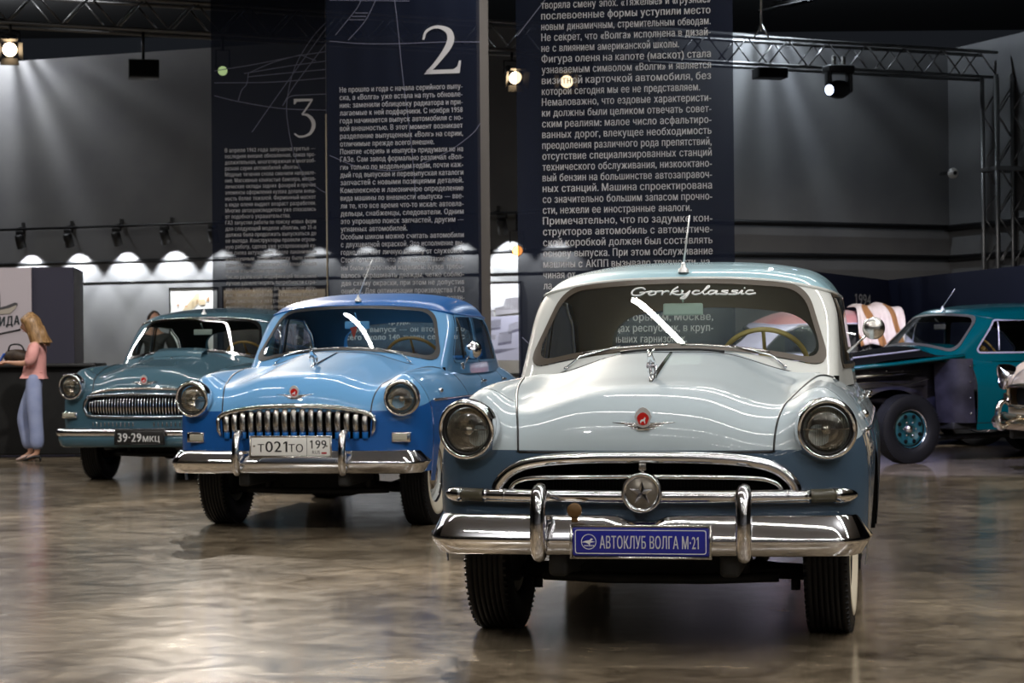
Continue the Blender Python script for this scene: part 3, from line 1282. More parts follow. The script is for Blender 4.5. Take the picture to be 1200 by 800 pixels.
def make_car(name, X0, D, yaw, st, label, cat='car'):
    car = empty(name, (X0, D, 0), -yaw, label, cat)
    paint, roofm, frame = st['paint'], st['roof'], st['frame']
    B = BODY
    stripped = st.get('stripped')
    sides = (1, -1)
    # ---- body shell
    parts = [B['cowl'], B['tail']]
    for q in ('quarter', 'capr') + (() if stripped else ('capf', 'wing_front')):
        parts += [B[q], mirror(B[q])]
    gr = st['grille_outline']
    cav = None
    if not stripped:
        fr = B['front']
        if gr:
            ins, out = split(fr, lambda V: -sd_poly(V[:, [0, 2]], gr))
            parts.append(out)
            cav = (ins[0] + np.array([0, .07, 0]), ins[1])
        else:
            parts.append(fr)
    vf(parts, 'body_shell', paint, car)
    if cav:
        vf([cav], 'grille_cavity', M['matte_black'], car)
    vf([B['hood']], 'hood', paint if not stripped else M['matte_black'], car)
    for sg in sides:
        for dn in ('front_door', 'rear_door'):
            d_ = vf([B[dn] if sg > 0 else mirror(B[dn])], dn, paint, car)
            yh = 1.50 if dn == 'front_door' else 2.36
            zh = .965
            xh = side_x(yh, zh)
            h = MB()
            h.ball((sg * (xh + .006), yh, zh), (.008, .03, .016), 12, 8)
            h.tube([(sg * (xh + .004), yh + .015, zh), (sg * (xh + .035), yh + .01, zh + .004), (sg * (xh + .036), yh - .06, zh + .004), (sg * (xh + .028), yh - .11, zh + .002)], [.012, .010, .010, .007], 8)
            h.build('door_handle', M['chrome'], d_)
    make_seams(car, M['black'], hood=not stripped)
    # ---- greenhouse
    vf([B['roof']], 'roof', roofm, car)
    vf([B['pillars']], 'window_pillars', frame, car)
    ln = vf([B['pillars'], B['roof']], 'headlining', st['liner'], car, off=-.022)
    MB().tube(B['gutter'], .011, 8, closed=True).build('rain_gutter', st.get('gutter', frame), car)
    for wn, (gl, gk) in B['wins'].items():
        base = wn.rsplit('_', 1)[0] if wn[-2:] in ('_p', '_n') else wn
        g_ = vf([gl], base, M['glass'], car)
        vf([gk], 'window_gasket', st['gasket'] if wn == 'windshield' else st.get('gasket2', st['gasket']), g_, off=.006)
    for sg in sides:      # the quarter-light bar of the front door window
        mb = MB()
        mb.tube([(sg * (dome_x(1.13, z) + .002), 1.13 + .10 * (z - 1.15), z) for z in np.linspace(1.145, 1.44, 6)], .009, 6)
        mb.build('window_bar', st.get('bar', st['gasket']), car)
    # ---- underneath
    ub = MB()
    ub.box((0, 2.1, .37), (1.50, 3.1, .08), .02)
    ub.box((0, .05, .44), (.86, 1.2, .14), .03)
    ub.build('floor_pan', M['under'], car)
    su = MB()
    for sg in sides:
        su.tube([(sg * .28, -.05, .27), (sg * .62, 0, .25)], .035, 8)
        su.tube([(sg * .30, .12, .27), (sg * .60, .02, .25)], .028, 8)
        su.tube([(sg * .56, .03, .23), (sg * .56, .03, .17)], .020, 8)
        su.tube([(sg * .36, -.2, .25), (sg * .36, -.2, .44)], .02, 8)
        su.box((sg * .34, -.48, .36), (.08, .7, .10), .02)
    su.tube([(-.50, -.20, .25), (-.2, -.22, .24), (.2, -.22, .24), (.50, -.20, .25)], .022, 8)
    su.box((0, 0, .30), (.75, .16, .12), .03)
    su.box((.02, .35, .26), (.34, .5, .16), .05)
    su.tube([(-.62, 2.70, .34), (.62, 2.70, .34)], .05, 10)
    su.ball((0, 2.7, .33), .14, 14, 8)
    su.tube([(.38, .5, .24), (.38, 3.7, .26)], .03, 8)
    su.build('suspension', M['under'], car)
    for sg in sides:
        for (yc, zc, r) in ARCH:
            if stripped and yc == 0:
                continue
            rows = []
            for a in np.linspace(.10, PI - .10, 24):
                y, z = yc + (r + .004) * math.cos(a), zc + (r + .004) * math.sin(a)
                xo = side_x(y, max(z, .34)) - .004
                rows.append([(sg * xo, y, z), (sg * (xo - .15), y, z), (sg * .48, y, z)])
            MB().grid(rows).build('wheel_well', M['matte_black'], car)
    # ---- inside
    for (y0, nm) in ((1.50, 'front_seat'), (2.38, 'rear_seat')):
        s_ = MB()
        s_.box((0, y0, .62), (1.32, .52, .20), .06)
        s_.box((0, y0 + .27, .86), (1.32, .16, .52), .06, Matrix.Rotation(-.18, 3, 'X'))
        s_.build(nm, M['seat'], car)
    MB().box((0, .92, 1.03), (1.36, .22, .20), .06).build('dashboard', st.get('dash', st['liner']), car)
    vf([(np.array([(-.74, .60, .4), (.74, .60, .4), (.74, .60, 1.08), (-.74, .60, 1.08)]), [(0, 1, 2, 3)])], 'firewall', M['matte_black'], car)
    steering_wheel(car, st['steer'])
    mi = MB().tube([ws_pt(0, 1.495, -.02), Vector((0, .95, 1.43))], .005, 6)
    mi.box((.0, .95, 1.395), (.19, .022, .058), .010)
    mi.build('interior_mirror', st.get('mirror_back', frame), car)
    # ---- wheels
    for sg in sides:
        make_wheel(car, sg, 0.0, st.get('steer_angle', 0), st)
        make_wheel(car, sg, 2.70, 0, st)
    # ---- shared fittings
    for sg in sides:
        if st.get('mirrors') and st['mirrors'].get(sg):
            side_mirror(car, sg, st['mirrors'][sg])
    if st.get('wipers', True):
        wiper(car, 1)
        wiper(car, -1)
    if st.get('antenna'):
        p = Vector((0, .985, float(_rt(np.array(.985))) + .0))
        a = MB().lathe([(.026, -.004), (.024, .012), (.012, .022), (.010, .035), (0, .037)], p, axis='Z', n=20)
        a.ball(p + Vector((0, 0, .035)), .011, 10, 6)
        L = st['antenna']
        if L:
            a.tube([p + Vector((0, 0, .03)), p + Vector(L)], [.0050, .0036], 8)
        a.build("antenna", M["satin"], car)
    if st.get('spear', True) and not stripped:
        for sg in sides:
            mb = MB()
            yy = np.linspace(-.40, 3.2, 60)
            mb.tube([(sg * (side_x(y, .872) + .003), y, .872) for y in yy], [.010 if y < .0 else .006 for y in yy], 6)
            mb.build('side_moulding', M['chrome'], car)
            mb = MB()
            mb.ball((sg * (side_x(-.15, .93) + .01), -.15, .93), (.02, .035, .018), 12, 8)
            mb.build('side_lamp', M['chrome'], car)
    if not stripped:
        headlight(car, 1)
        headlight(car, -1)
    return car
# ------------------------------------------------------------------ the three front cars
M['white_paint'] = two_tone('white_over_grey_blue_paint', (.47, .555, .60), (.055, .096, .148))
M['white_plain'] = mat('white_paint', (.60, .62, .60), .5, 0, .9, .2)
M['sky_paint'] = mat('pale_blue_paint', (.30, .50, .58), .5, 0, .9, .2)
M['blue_paint'] = two_tone('light_over_deep_blue_paint', (.135, .36, .66), (.008, .09, .33))
M['blue_plain'] = mat('light_blue_paint', (.135, .36, .66), .5, 0, .9, .2)
M['deep_blue'] = mat('deep_blue_paint', (.003, .115, .40), .3, 0, .15)
M['slate_paint'] = mat('slate_blue_paint', (.050, .115, .155), .5, 0, .9, .2)
M['gold'] = mat('worn_gold_medal', (.13, .07, .022), .5, .3)

G1 = [(-.612, .600), (-.602, .68), (-.56, .735), (-.45, .775), (-.2, .792), (0, .797), (.2, .792), (.45, .775), (.56, .735), (.602, .68), (.612, .600)]
car1 = make_car('saloon_car', .653, 9.34, .172, dict(
    paint=M['white_paint'], roof=M['sky_paint'], frame=M['white_plain'], liner=M['liner_brown'], gasket=M['gasket_brown'],
    gutter=M['white_plain'], grille_outline=G1, rim=M['white_plain'], whitewall=True, steer=M['cream'], steer_angle=-.045,
    mirrors={1: 'stalk'}, antenna=(.03, .02, .27), mirror_back=mat('pale_green_plastic', (.55, .66, .58), .4)),
    'white and grey-blue saloon with a star badge grille and a blue club number plate')


def half_path(pts, n=6):
    h = crv([(a, b, 0) for a, b in pts], n)
    return [(p.x, p.y) for p in h]


def mirror_path(h):
    return [(-x, z) for x, z in h[::-1]][:-1] + h


def skin_tube(mb, pts, off, r, n=10, sx=1.0):
    P = [Vector((x, front_y(abs(x), max(z, .42)) - off, z)) for x, z in pts]
    mb.tube(P, r, n, sx=sx)


# car 1: grille with two chrome hoops, the lower bar with side lamps and the star
g = MB()
h0 = half_path([(0, .782), (.25, .778), (.43, .762), (.53, .730), (.588, .675), (.602, .620)], 6)
skin_tube(g, mirror_path(h0), .012, .026, 12)
gril = g.build('grille_surround', M['chrome'], car1)
g = MB()
h1 = half_path([(0, .706), (.30, .703), (.45, .697), (.512, .682), (.538, .658), (.54, .635)], 6)
skin_tube(g, mirror_path(h1), .012, .0105, 10)
g.build('grille_hoop', M['chrome'], gril)
rg = MB()
for k in range(60):
    x = -.40 + .8 * k / 59
    rg.box((x, front_y(abs(x), .70) + .050, .70), (.003, .006, .16))
rg.build('radiator_core', M['matte_black'], car1)
lb = MB()
xs = np.linspace(-.65, .65, 40)
lb.tube(bar_front(xs, .626, .018), .030, 14)
for sg in (1, -1):
    lb.tube([Vector((sg * x, front_y(x, .626) - .018, .626)) for x in np.linspace(.742, .835, 8)], [.031, .033, .032, .031, .029, .024, .016, .005], 14)
    for x in (.56, .64):
        lb.tube([Vector((sg * (x + e), front_y(x + e, .626) - .018, .626)) for e in (-.004, .004)], .0325, 14)
lbar = lb.build('lower_grille_bar', M['chrome'], car1)
for sg in (1, -1):
    MB().tube([Vector((sg * x, front_y(x, .626) - .018, .626)) for x in np.linspace(.648, .744, 8)], .0285, 14).build('side_lamp_lens', M['grey_lens'], lbar)
st_ = MB()
st_.lathe([(0, .0), (.060, .0), (.064, -.006), (.074, -.014), (.080, -.006), (.080, .04), (.07, .06)], (0, -.868, .645), n=44)
star_o = st_.build('star_badge', M['chrome'], car1, recalc=True)
MB().lathe([(0, -.003), (.061, -.003), (.063, .002)], (0, -.868, .645), n=40).build('badge_disc', mat('grey_badge_enamel', (.20, .18, .15), .35, .5), star_o, recalc=True)
sp = MB()
V = [(0, -.868 - .020, .645)]
for k in range(10):
    a = PI / 2 + k * PI / 5
    r = .050 if k % 2 == 0 else .019
    V.append((r * math.cos(a), -.868 - .004, .645 + r * math.sin(a)))
sp.add(V, [(0, 1 + (k + 1) % 10, 1 + k) for k in range(10)], False)
sp.build('star', M['chrome'], star_o)
tb = MB().box((0, -.832, .745), (.030, .02, .028), .004)
tb.tube([(0, -.835, .73), (0, -.86, .71)], .008, 8)
for k in (-1, 0, 1):
    tb.box((k * .009, -.843, .745), (.004, .006, .022), .001)
tb.build('grille_clasp', M['chrome_dull'], car1)
wing_badge(car1, front_y(0, .93) - .002, .925)
leaping_deer(car1, -.46)
cv = MB().tube([(x, .405 + .05 * x * x, top_z(abs(x), .405) + .010) for x in np.linspace(-.235, .235, 14)], .006, 8)
cv.build('cowl_vent', M['black'], car1)
SECT = [(-.085, .545), (-.070, .556), (-.055, .556), (-.045, .550), (-.004, .470), (0, .458), (-.004, .446), (-.030, .402), (-.045, .396), (-.070, .400)]
PATH1 = [(0, -.905), (.25, -.902), (.5, -.892), (.72, -.868), (.80, -.842), (.852, -.785), (.882, -.70), (.893, -.63)]
dip1 = lambda x, z: (.022 * (1 / (1 + math.exp((abs(x) - .085) / .008)))) if z > .5 else 0
b1 = bumper(car1, SECT, PATH1, M['chrome'], dip=dip1)
for sg in (1, -1):
    overrider(b1, sg, .402, .40, .655, -.945)
br = MB()
for sg in (1, -1):
    br.box((sg * .40, -.78, .45), (.06, .22, .05), .01)
br.build('bumper_bracket', M['under'], b1)
p1 = plate(car1, 0, -.925, .458, .535, .112, M['plate_blue'], M['chrome_dull'])
pf = lambda u, v: (u, -.9318, .458 + v)
t_ = MB()
text_into(t_, 'АВТОКЛУБ ВОЛГА М·21', pf, .050, .388, -.160, -.026, .016)
o_, i_ = arc_rect(.515, .094, .010), arc_rect(.509, .088, .008)
n_ = len(o_)
t_.add([pf(*q) for q in o_] + [pf(*q) for q in i_], [(k, (k + 1) % n_, (k + 1) % n_ + n_, k + n_) for k in range(n_)], False)
ring = [(-.203 + .030 * math.cos(a), .030 * math.sin(a)) for a in np.linspace(0, 2 * PI, 33)[:-1]]
ring2 = [(-.203 + .0275 * math.cos(a), .0275 * math.sin(a)) for a in np.linspace(0, 2 * PI, 33)[:-1]]
t_.add([pf(*q) for q in ring] + [pf(*q) for q in ring2], [(k, (k + 1) % 32, (k + 1) % 32 + 32, k + 32) for k in range(32)], False)
leap = [(-.029, -.003), (-.012, .004), (.002, .006), (.010, .014), (.018, .010), (.008, .003), (.026, .000), (.006, -.004), (.004, -.016), (-.002, -.008), (-.014, -.003)]
t_.add([pf(-.203 + a, b) for a, b in leap], [tuple(range(len(leap)))], False)
for k in range(5):
    q = [(-.220 + k * .008 + a, -.018 + b) for a, b in ((0, 0), (.005, 0), (.005, .005), (0, .005))]
    t_.add([pf(*z) for z in q], [(0, 1, 2, 3)], False)
t_.build('plate_lettering', M['white_print'], p1)
med = MB().lathe([(0, -.008), (.024, -.007), (.029, -.003), (.030, .0), (.028, .006), (0, .006)], (-.262, -.905, .578), n=30)
med.box((-.262, -.903, .546), (.026, .008, .03), .003)
med_o = med.build('bumper_badge', M['gold'], b1, recalc=True)
# car 1: the name across the top of the windscreen, one pen line per stroke
STROKES = [
    [(.62, .82), (.45, 1.0), (.15, .85), (.02, .45), (.12, .1), (.42, .12), (.62, .42), (.38, .42)],           # G
    [(.62, .42), (.95, .55), (.80, .30), (.92, .10), (1.12, .25), (1.10, .52), (.95, .55)],                   # o
    [(1.10, .50), (1.38, .55), (1.46, .50), (1.42, .12)], [(1.45, .40), (1.62, .56), (1.74, .50)],             # r
    [(2.12, 1.05), (1.90, .62), (1.80, .12)], [(2.16, .58), (1.88, .32), (2.16, .10), (2.30, .18)],            # k
    [(2.36, .56), (2.34, .22), (2.52, .18), (2.68, .55)], [(2.68, .55), (2.56, -.1), (2.42, -.38), (2.30, -.30), (2.62, .16)],   # y
    [(3.12, .52), (2.90, .54), (2.80, .25), (2.95, .10), (3.15, .22)],                                        # c
    [(3.15, .22), (3.52, 1.0), (3.46, 1.08), (3.28, .40), (3.34, .12), (3.46, .22)],                          # l
    [(3.86, .50), (3.62, .54), (3.50, .25), (3.62, .10), (3.82, .30), (3.90, .54), (3.86, .16), (4.0, .16)],   # a
    [(4.40, .52), (4.14, .50), (4.16, .36), (4.36, .26), (4.28, .10), (4.02, .14)],                           # s
    [(4.84, .52), (4.58, .50), (4.60, .36), (4.80, .26), (4.72, .10), (4.40, .12)],                           # s
    [(4.84, .12), (5.02, .54), (4.98, .14), (5.12, .16)], [(5.09, .80), (5.13, .86)],                          # i
    [(5.52, .50), (5.30, .54), (5.18, .26), (5.32, .08), (5.62, .20)]]                                       # c
dc = MB()
for s_ in STROKES:
    q = crv([(a, b, 0) for a, b in s_], 5)
    P = []
    for p in q:
        x = -.236 + p.x / 5.62 * .585
        z = 1.4545 + p.y * .040
        P.append(ws_pt(x, z, .004))
    dc.tube(P, .0046, 5)
dc.build('windshield_lettering', M['white_print'], car1)

# ------------------------------------------------------------------ car 2
G2 = [(-.505, .625), (-.515, .78), (-.47, .80), (.47, .80), (.515, .78), (.505, .625)]
car2 = make_car('saloon_car', -1.313, 15.12, .172, dict(
    paint=M['blue_paint'], roof=M['deep_blue'], frame=M['blue_plain'], liner=M['liner_blue'], gasket=M['gasket_black'], gutter=M['deep_blue'],
    gasket2=M['blue_plain'], grille_outline=G2, rim=M['white_plain'], whitewall=True, steer=M['tan'], steer_angle=-.05, mirrors={1: 'chrome'}, antenna=(.10, .05, .31),
    mirror_back=M['blue_plain']),
    'two-tone blue saloon with a slotted chrome grille and a white number plate')
g = MB()
h0 = half_path([(0, .846), (.22, .838), (.40, .815), (.50, .788), (.528, .765)], 6)
skin_tube(g, mirror_path(h0), .012, .017, 10)
for sg in (1, -1):
    g.tube([Vector((sg * x, front_y(x, z) - .012, z)) for x, z in ((.528, .775), (.538, .74), (.532, .68), (.518, .645))], [.016, .016, .014, .008], 10)
gr2 = g.build('grille_surround', M['chrome'], car2)
N2 = 17
for k in range(N2):
    x = -.475 + .95 * k / (N2 - 1)
    top = .822 - .048 * (abs(x) / .5) ** 2
    mb = MB()
    mb.tube([Vector((x, front_y(abs(x), z) - .006 - .012 * math.sin(PI * i / 6), z)) for i, z in enumerate(np.linspace(.672, top, 7))], .0205, 10, up=(1, 0, 0), sx=.7)
    mb.build('grille_bar', M['chrome_dull'], gr2)
    mb = MB()
    mb.tube([Vector((x, front_y(abs(x), z) - .004, z)) for z in np.linspace(.622, .674, 4)], .0205, 10, up=(1, 0, 0), sx=.7)
    mb.build('lower_bar', M['deep_blue'], gr2)
for sg in (1, -1):
    q = MB()
    y = front_y(.70, .632) - .012
    R_ = Matrix.Rotation(sg * .16, 3, 'Z')
    q.box((sg * .705, y + .012, .632), (.128, .05, .072), .010, R_)
    i_ = q.build('turn_signal', M['chrome'], car2)
    MB().box((sg * .700, y - .012, .632), (.098, .012, .044), .005, R_).build('signal_lens', M['white_lens'], i_)
wing_badge(car2, front_y(0, .93) - .002, .925)
leaping_deer(car2, -.30)
SECT2 = [(-.085, .540), (-.070, .550), (-.055, .550), (-.045, .544), (-.004, .480), (0, .468), (-.004, .456), (-.022, .405), (-.035, .398), (-.060, .402)]
b2 = bumper(car2, SECT2, PATH1, M['chrome'])
for sg in (1, -1):
    overrider(b2, sg, .36, .405, .665, -.945, .028)
p2 = plate(car2, 0.018, -.958, .580, .535, .122, M['plate_white'], M['chrome_dull'])
pf = lambda u, v: (.018 + u, -.9648, .580 + v)
t_ = MB()
text_into(t_, 'Т', pf, .052, .044, -.222, -.034, .01)
text_into(t_, '021', pf, .074, .150, -.170, -.034, .008)
text_into(t_, 'ТО', pf, .052, .098, -.012, -.034, .01)
text_into(t_, '199', pf, .058, .112, .132, -.012, .008)
text_into(t_, 'RUS', pf, .022, .052, .148, -.046, .006)
t_.box(pf(.112, 0), (.0025, .002, .118))
t_.build('plate_lettering', M['ink'], p2)
fl = MB()
fl.box((.018 + .228, -.9645, .580 - .041), (.034, .0015, .012))
fl.build('plate_flag', mat('flag_red', (.35, .02, .03), .5), p2)
sc_ = MB()
for sg in (1, -1):
    sc_.ball((.018 + sg * .246, -.9645, .585), (.007, .004, .007), 8, 6)
sc_.build('plate_screw', M['chrome_dull'], p2)
pn = MB()
pn.prism([(-.03, .0), (.028, .012), (.0, -.085)], lambda u, v, d: (-.02 + u, .93 + d, 1.375 + v), .004)
pn.tube([(-.02, .93, 1.42), (-.02, .93, 1.37)], .0015, 5)
pn_o = pn.build('pennant', mat('red_pennant', (.28, .03, .02), .7), None)
pn_o.parent = None
pn_o.matrix_world = Matrix.Translation((-1.313, 15.12, 0)) @ Matrix.Rotation(-.172, 4, 'Z')
tag(pn_o, 'small red pennant hanging from the inside mirror of the two-tone blue car', 'pennant')

# ------------------------------------------------------------------ car 3
G3 = [(-.56, .665), (-.57, .70), (-.55, .77), (-.49, .795), (.49, .795), (.55, .77), (.57, .70), (.56, .665), (.50, .63), (-.50, .63)]
car3 = make_car('saloon_car', -3.231, 20.51, .172, dict(
    paint=M['slate_paint'], roof=M['slate_paint'], frame=M['slate_paint'], liner=M['liner_dark'], gasket=M['chrome'], gutter=M['chrome'],
    gasket2=M['chrome'], grille_outline=G3, rim=M['slate_paint'], whitewall=False, steer=M['tan'], mirrors={1: 'black'}, antenna=(0, 0, .06),
    mirror_back=mat('grey_green_plastic', (.30, .33, .30), .4)),
    'slate blue saloon with a fine-toothed grille and a black number plate')


def loop_skin(mb, pts, off, r):
    q = crv([(a, b, 0) for a, b in pts], 6, closed=True)
    mb.tube([Vector((p.x, front_y(abs(p.x), max(p.y, .42)) - off, p.y)) for p in q], r, 10, closed=True)


g = MB()
loop_skin(g, [(-.50, .620), (0, .608), (.50, .620), (.568, .655), (.588, .71), (.562, .775), (.49, .806), (0, .822), (-.49, .806), (-.562, .775), (-.588, .71), (-.568, .655)], .012, .016)
gr3 = g.build('grille_surround', mat('blue_chrome', (.45, .50, .58), .15, 1.0), car3)
g = MB()
h0 = half_path([(0, .872), (.3, .862), (.46, .838), (.53, .812)], 6)
skin_tube(g, mirror_path(h0), .006, .016, 10)
g.build('hood_edge_moulding', M['chrome'], car3)
for k in range(38):
    x = -.53 + 1.06 * k / 37
    zt, zb = .795 - .03 * (abs(x) / .53) ** 4, .632 + .02 * (abs(x) / .53) ** 4
    mb = MB()
    mb.tube([Vector((x, front_y(abs(x), z) - .002 - .022 * math.sin(PI * i / 6), z)) for i, z in enumerate(np.linspace(zb, zt, 7))], .0072, 7)
    mb.build('grille_bar', M['chrome'], gr3)
g = MB()
for k in range(26):
    x = -.50 + 1.0 * k / 25
    if abs(x) < .08:
        continue
    g.box((x, front_y(abs(x), .55) - .005, .545), (.012, .016, .040), .004)
g.build('lower_tooth_row', M['chrome_dull'], car3)
for sg in (1, -1):
    q = MB()
    y = front_y(.72, .628)
    R_ = Matrix.Rotation(sg * .30, 3, 'Z')
    q.box((sg * .745, y + .010, .628), (.175, .07, .062), .016, R_)
    i_ = q.build('turn_signal', M['chrome'], car3)
    MB().box((sg * .752, y - .016, .628), (.14, .03, .042), .010, R_).build('signal_lens', M['white_lens'], i_)
wing_badge(car3, front_y(0, .93) - .002, .94, .13)
mo = MB()
ys = np.linspace(-.25, .30, 14)
mo.tube([(0, y, top_z(0, y) + .003) for y in (-.06, -.02, .02, .06)], [.004, .012, .010, .004], 8)
mo.build('hood_ornament', M['chrome'], car3)
cvp = []
for y, dz in ((.14, .002), (.17, .035), (.33, .055), (.36, .0)):
    cvp.append([(x, y, top_z(abs(x), min(y, .33)) + dz) for x in np.linspace(-.24, .24, 13)])
MB().grid(cvp).build('cowl_vent', M['slate_paint'], car3)
SECT3 = [(-.075, .500), (-.055, .512), (-.025, .508), (-.004, .490), (0, .470), (-.004, .448), (-.020, .436), (-.045, .434)]
b3 = bumper(car3, SECT3, PATH1, M['chrome'])
SECT3b = [(-.020, .437), (-.022, .40), (-.040, .350), (-.065, .335), (-.10, .335)]
bumper(car3, SECT3b, PATH1, M['slate_paint'], 'valance')
p3 = plate(car3, .0, -.925, .432, .455, .118, M['plate_black'], M['black'])
pf = lambda u, v: (u, -.9318, .432 + v)
t_ = MB()
text_into(t_, '39·29', pf, .082, .225, -.205, -.041, .022)
text_into(t_, 'МКЦ', pf, .052, .160, .034, -.041, .018)
t_.build('plate_lettering', M['white_print'], p3)
# ------------------------------------------------------------------ hanging banners
M['print'] = mat('pale_print', (.62, .60, .60), .6)
M['print_line'] = mat('lilac_line_print', (.16, .16, .22), .6)


def banner_mat(name, thin):
    m = mat(name, (.004, .0075, .022), .5, spec=.15)
    nt = m.node_tree
    b = nt.nodes['Principled BSDF']
    out = [n for n in nt.nodes if n.type == 'OUTPUT_MATERIAL'][0]
    tr = nd(m, 'ShaderNodeBsdfTransparent')
    mx = nd(m, 'ShaderNodeMixShader')
    mx.inputs[0].default_value = thin
    lk(m, b.outputs[0], mx.inputs[1])
    lk(m, tr.outputs[0], mx.inputs[2])
    lk(m, mx.outputs[0], out.inputs[0])
    return m


M['banner'] = banner_mat('navy_mesh_banner', .11)
BY = .19
BN = Vector((-math.sin(BY), -math.cos(BY), 0))
BU = Vector((math.cos(BY), -math.sin(BY), 0))


class Banner:
    def __init__(s, pl, pr, Y, zb, label):
        s.p0 = at(pl, 410, Y)
        s.p0.z = 0
        p1 = on_plane(pr, 410, s.p0, BN)
        s.w = (p1 - s.p0).dot(BU)
        s.root = empty('hanging_banner', s.p0, 0, label, 'banner')
        rows = []
        for z in np.linspace(zb, 6.9, 30):
            rows.append([BU * u + BN * (.004 * math.sin(u * 9 + z) + .003 * math.sin(u * 23)) + Vector((0, 0, z)) for u in np.linspace(0, s.w, 40)])
        s.cloth = MB().grid([[tuple(p) for p in r] for r in rows]).build('banner_cloth', M['banner'], s.root)
        rod = MB()
        for z in (zb, 6.9):
            rod.tube([BU * -.01 + Vector((0, 0, z)), BU * (s.w + .01) + Vector((0, 0, z))], .014, 8)
        rod.build('hem_rod', M['black'], s.root)
        cb = MB()
        for u in (.1, s.w - .1):
            cb.tube([BU * u + Vector((0, 0, 6.9)), BU * u + Vector((0, 0, 7.3))], .006, 6)
        cb.build('hanging_wire', M['black'], s.root)

    def fn(s, off=.010):
        return lambda u, v: BU * u + BN * off + Vector((0, 0, v))

    def uv(s, px, py):
        p = on_plane(px, py, s.p0 + BN * .010, BN) - s.p0
        return p.dot(BU), p.z

    def text(s, lines, x0, x1, ytop, dy, cap, bold=.014):
        """lines: text or (text, mode); positions come from the measured first baseline and line pitch"""
        u0, v0 = s.uv(x0, ytop)
        u1, _ = s.uv(x1, ytop)
        _, v1 = s.uv(x0, ytop + dy)
        pitch = v0 - v1
        mb = MB()
        for i, ln in enumerate(lines):
            if not ln:
                continue
            mode, frac = 'J', 1.0
            if isinstance(ln, tuple):
                mode, frac = ln[1], (ln[2] if len(ln) > 2 else None)
                ln = ln[0]
            v = v0 - i * pitch
            if frac:
                text_into(mb, ln, s.fn(), cap, (u1 - u0) * frac, (u0 + (u1 - u0) * .355 if mode == 'L2' else u0) if mode != 'R' else u1 - (u1 - u0) * frac, v, bold, justify=True)
            else:
                text_into(mb, ln, s.fn(), cap, None, u1 if mode == 'R' else u0, v, bold, anchor=mode, xs=.72)
        return mb.build('printed_text', M['print'], s.root)

    def lines(s, polys, wd=.007):
        mb = MB()
        for q in polys:
            P = [Vector((*s.uv(*p), 0)) for p in q]
            if len(P) > 2:
                P = crv(P, 6)
            f = s.fn(.009)
            V, F = [], []
            for i, p in enumerate(P):
                t = (P[min(i + 1, len(P) - 1)] - P[max(i - 1, 0)]).normalized()
                n = Vector((-t.y, t.x, 0)) * wd / 2
                V += [f(*(p + n)[:2]), f(*(p - n)[:2])]
            F = [(2 * i, 2 * i + 1, 2 * i + 3, 2 * i + 2) for i in range(len(P) - 1)]
            mb.add(V, F, False)
        return mb.build('printed_drawing', M['print_line'], s.root)

    def numeral(s, strokes, polys, box):
        (ua, va), (ub, vb) = s.uv(box[0], box[3]), s.uv(box[2], box[1])
        f0 = s.fn(.0115)
        f = lambda a, b: f0(ua + (ub - ua) * a, va + (vb - va) * b)
        mb = MB()
        asp = (vb - va) / (ub - ua)
        for st in strokes:
            P = crv([(a, b, w_) for a, b, w_ in st], 8)
            V = []
            for i, p in enumerate(P):
                t = P[min(i + 1, len(P) - 1)] - P[max(i - 1, 0)]
                t = Vector((t.x, t.y * asp, 0)).normalized()
                n = Vector((-t.y, t.x / asp, 0)) * p.z / 2
                V += [f(p.x + n.x, p.y + n.y), f(p.x - n.x, p.y - n.y)]
            mb.add(V, [(2 * i, 2 * i + 1, 2 * i + 3, 2 * i + 2) for i in range(len(P) - 1)], False)
        for q in polys:
            mb.add([f(*p) for p in q], [tuple(range(len(q)))], False)
        return mb.build('printed_numeral', M['print'], s.root)


T1 = ['творяла смену эпох. «Тяжелые» и «грузные»', 'послевоенные формы уступили место', 'новым динамичным, стремительным обводам.',
      'Не секрет, что «Волга» исполнена в дизай-', ('не с влиянием американской школы.', 'L', 0.815), 'Фигура оленя на капоте (маскот) стала',
      'узнаваемым символом «Волги» и является', 'визитной карточкой автомобиля, без', ('которой сегодня мы ее не представляем.', 'L', 0.935),
      'Немаловажно, что ездовые характеристи-', 'ки должны были целиком отвечать совет-', 'ским реалиям: малое число асфальтиро-',
      'ванных дорог, влекущее необходимость', 'преодоления различного рода препятствий,', 'отсутствие специализированных станций',
      'технического обслуживания, низкооктано-', 'вый бензин на большинстве автозаправоч-', 'ных станций. Машина спроектирована',
      'со значительно большим запасом прочно-', ('сти, нежели ее иностранные аналоги.', 'L', 0.88), 'Примечательно, что по задумке кон-',
      'структоров автомобиль с автоматиче-', 'ской коробкой должен был составлять', 'основу выпуска. При этом обслуживание',
      'машины с АКПП вызывало трудности, на-', ('чиная от', 'L'), ('ла,', 'L'), ('ко', 'L'), ('н', 'L'), ('ции, в Горьком, Москве,', 'R', .68),
      ('столицах республик, в круп-', 'R', .72), ('больших гарнизонах.', 'L2', .49)]
bn1 = Banner(608, 862, 15.0, .72, 'big navy text banner hanging behind the white and grey-blue car')
bn1.text([('Победу', 'L')] + T1, 634, 832.5, -2.5, 12.65, .052, .016)
bn1.lines([[(640, -2), (606, 42)], [(612, 395), (660, 440), (720, 470)]])

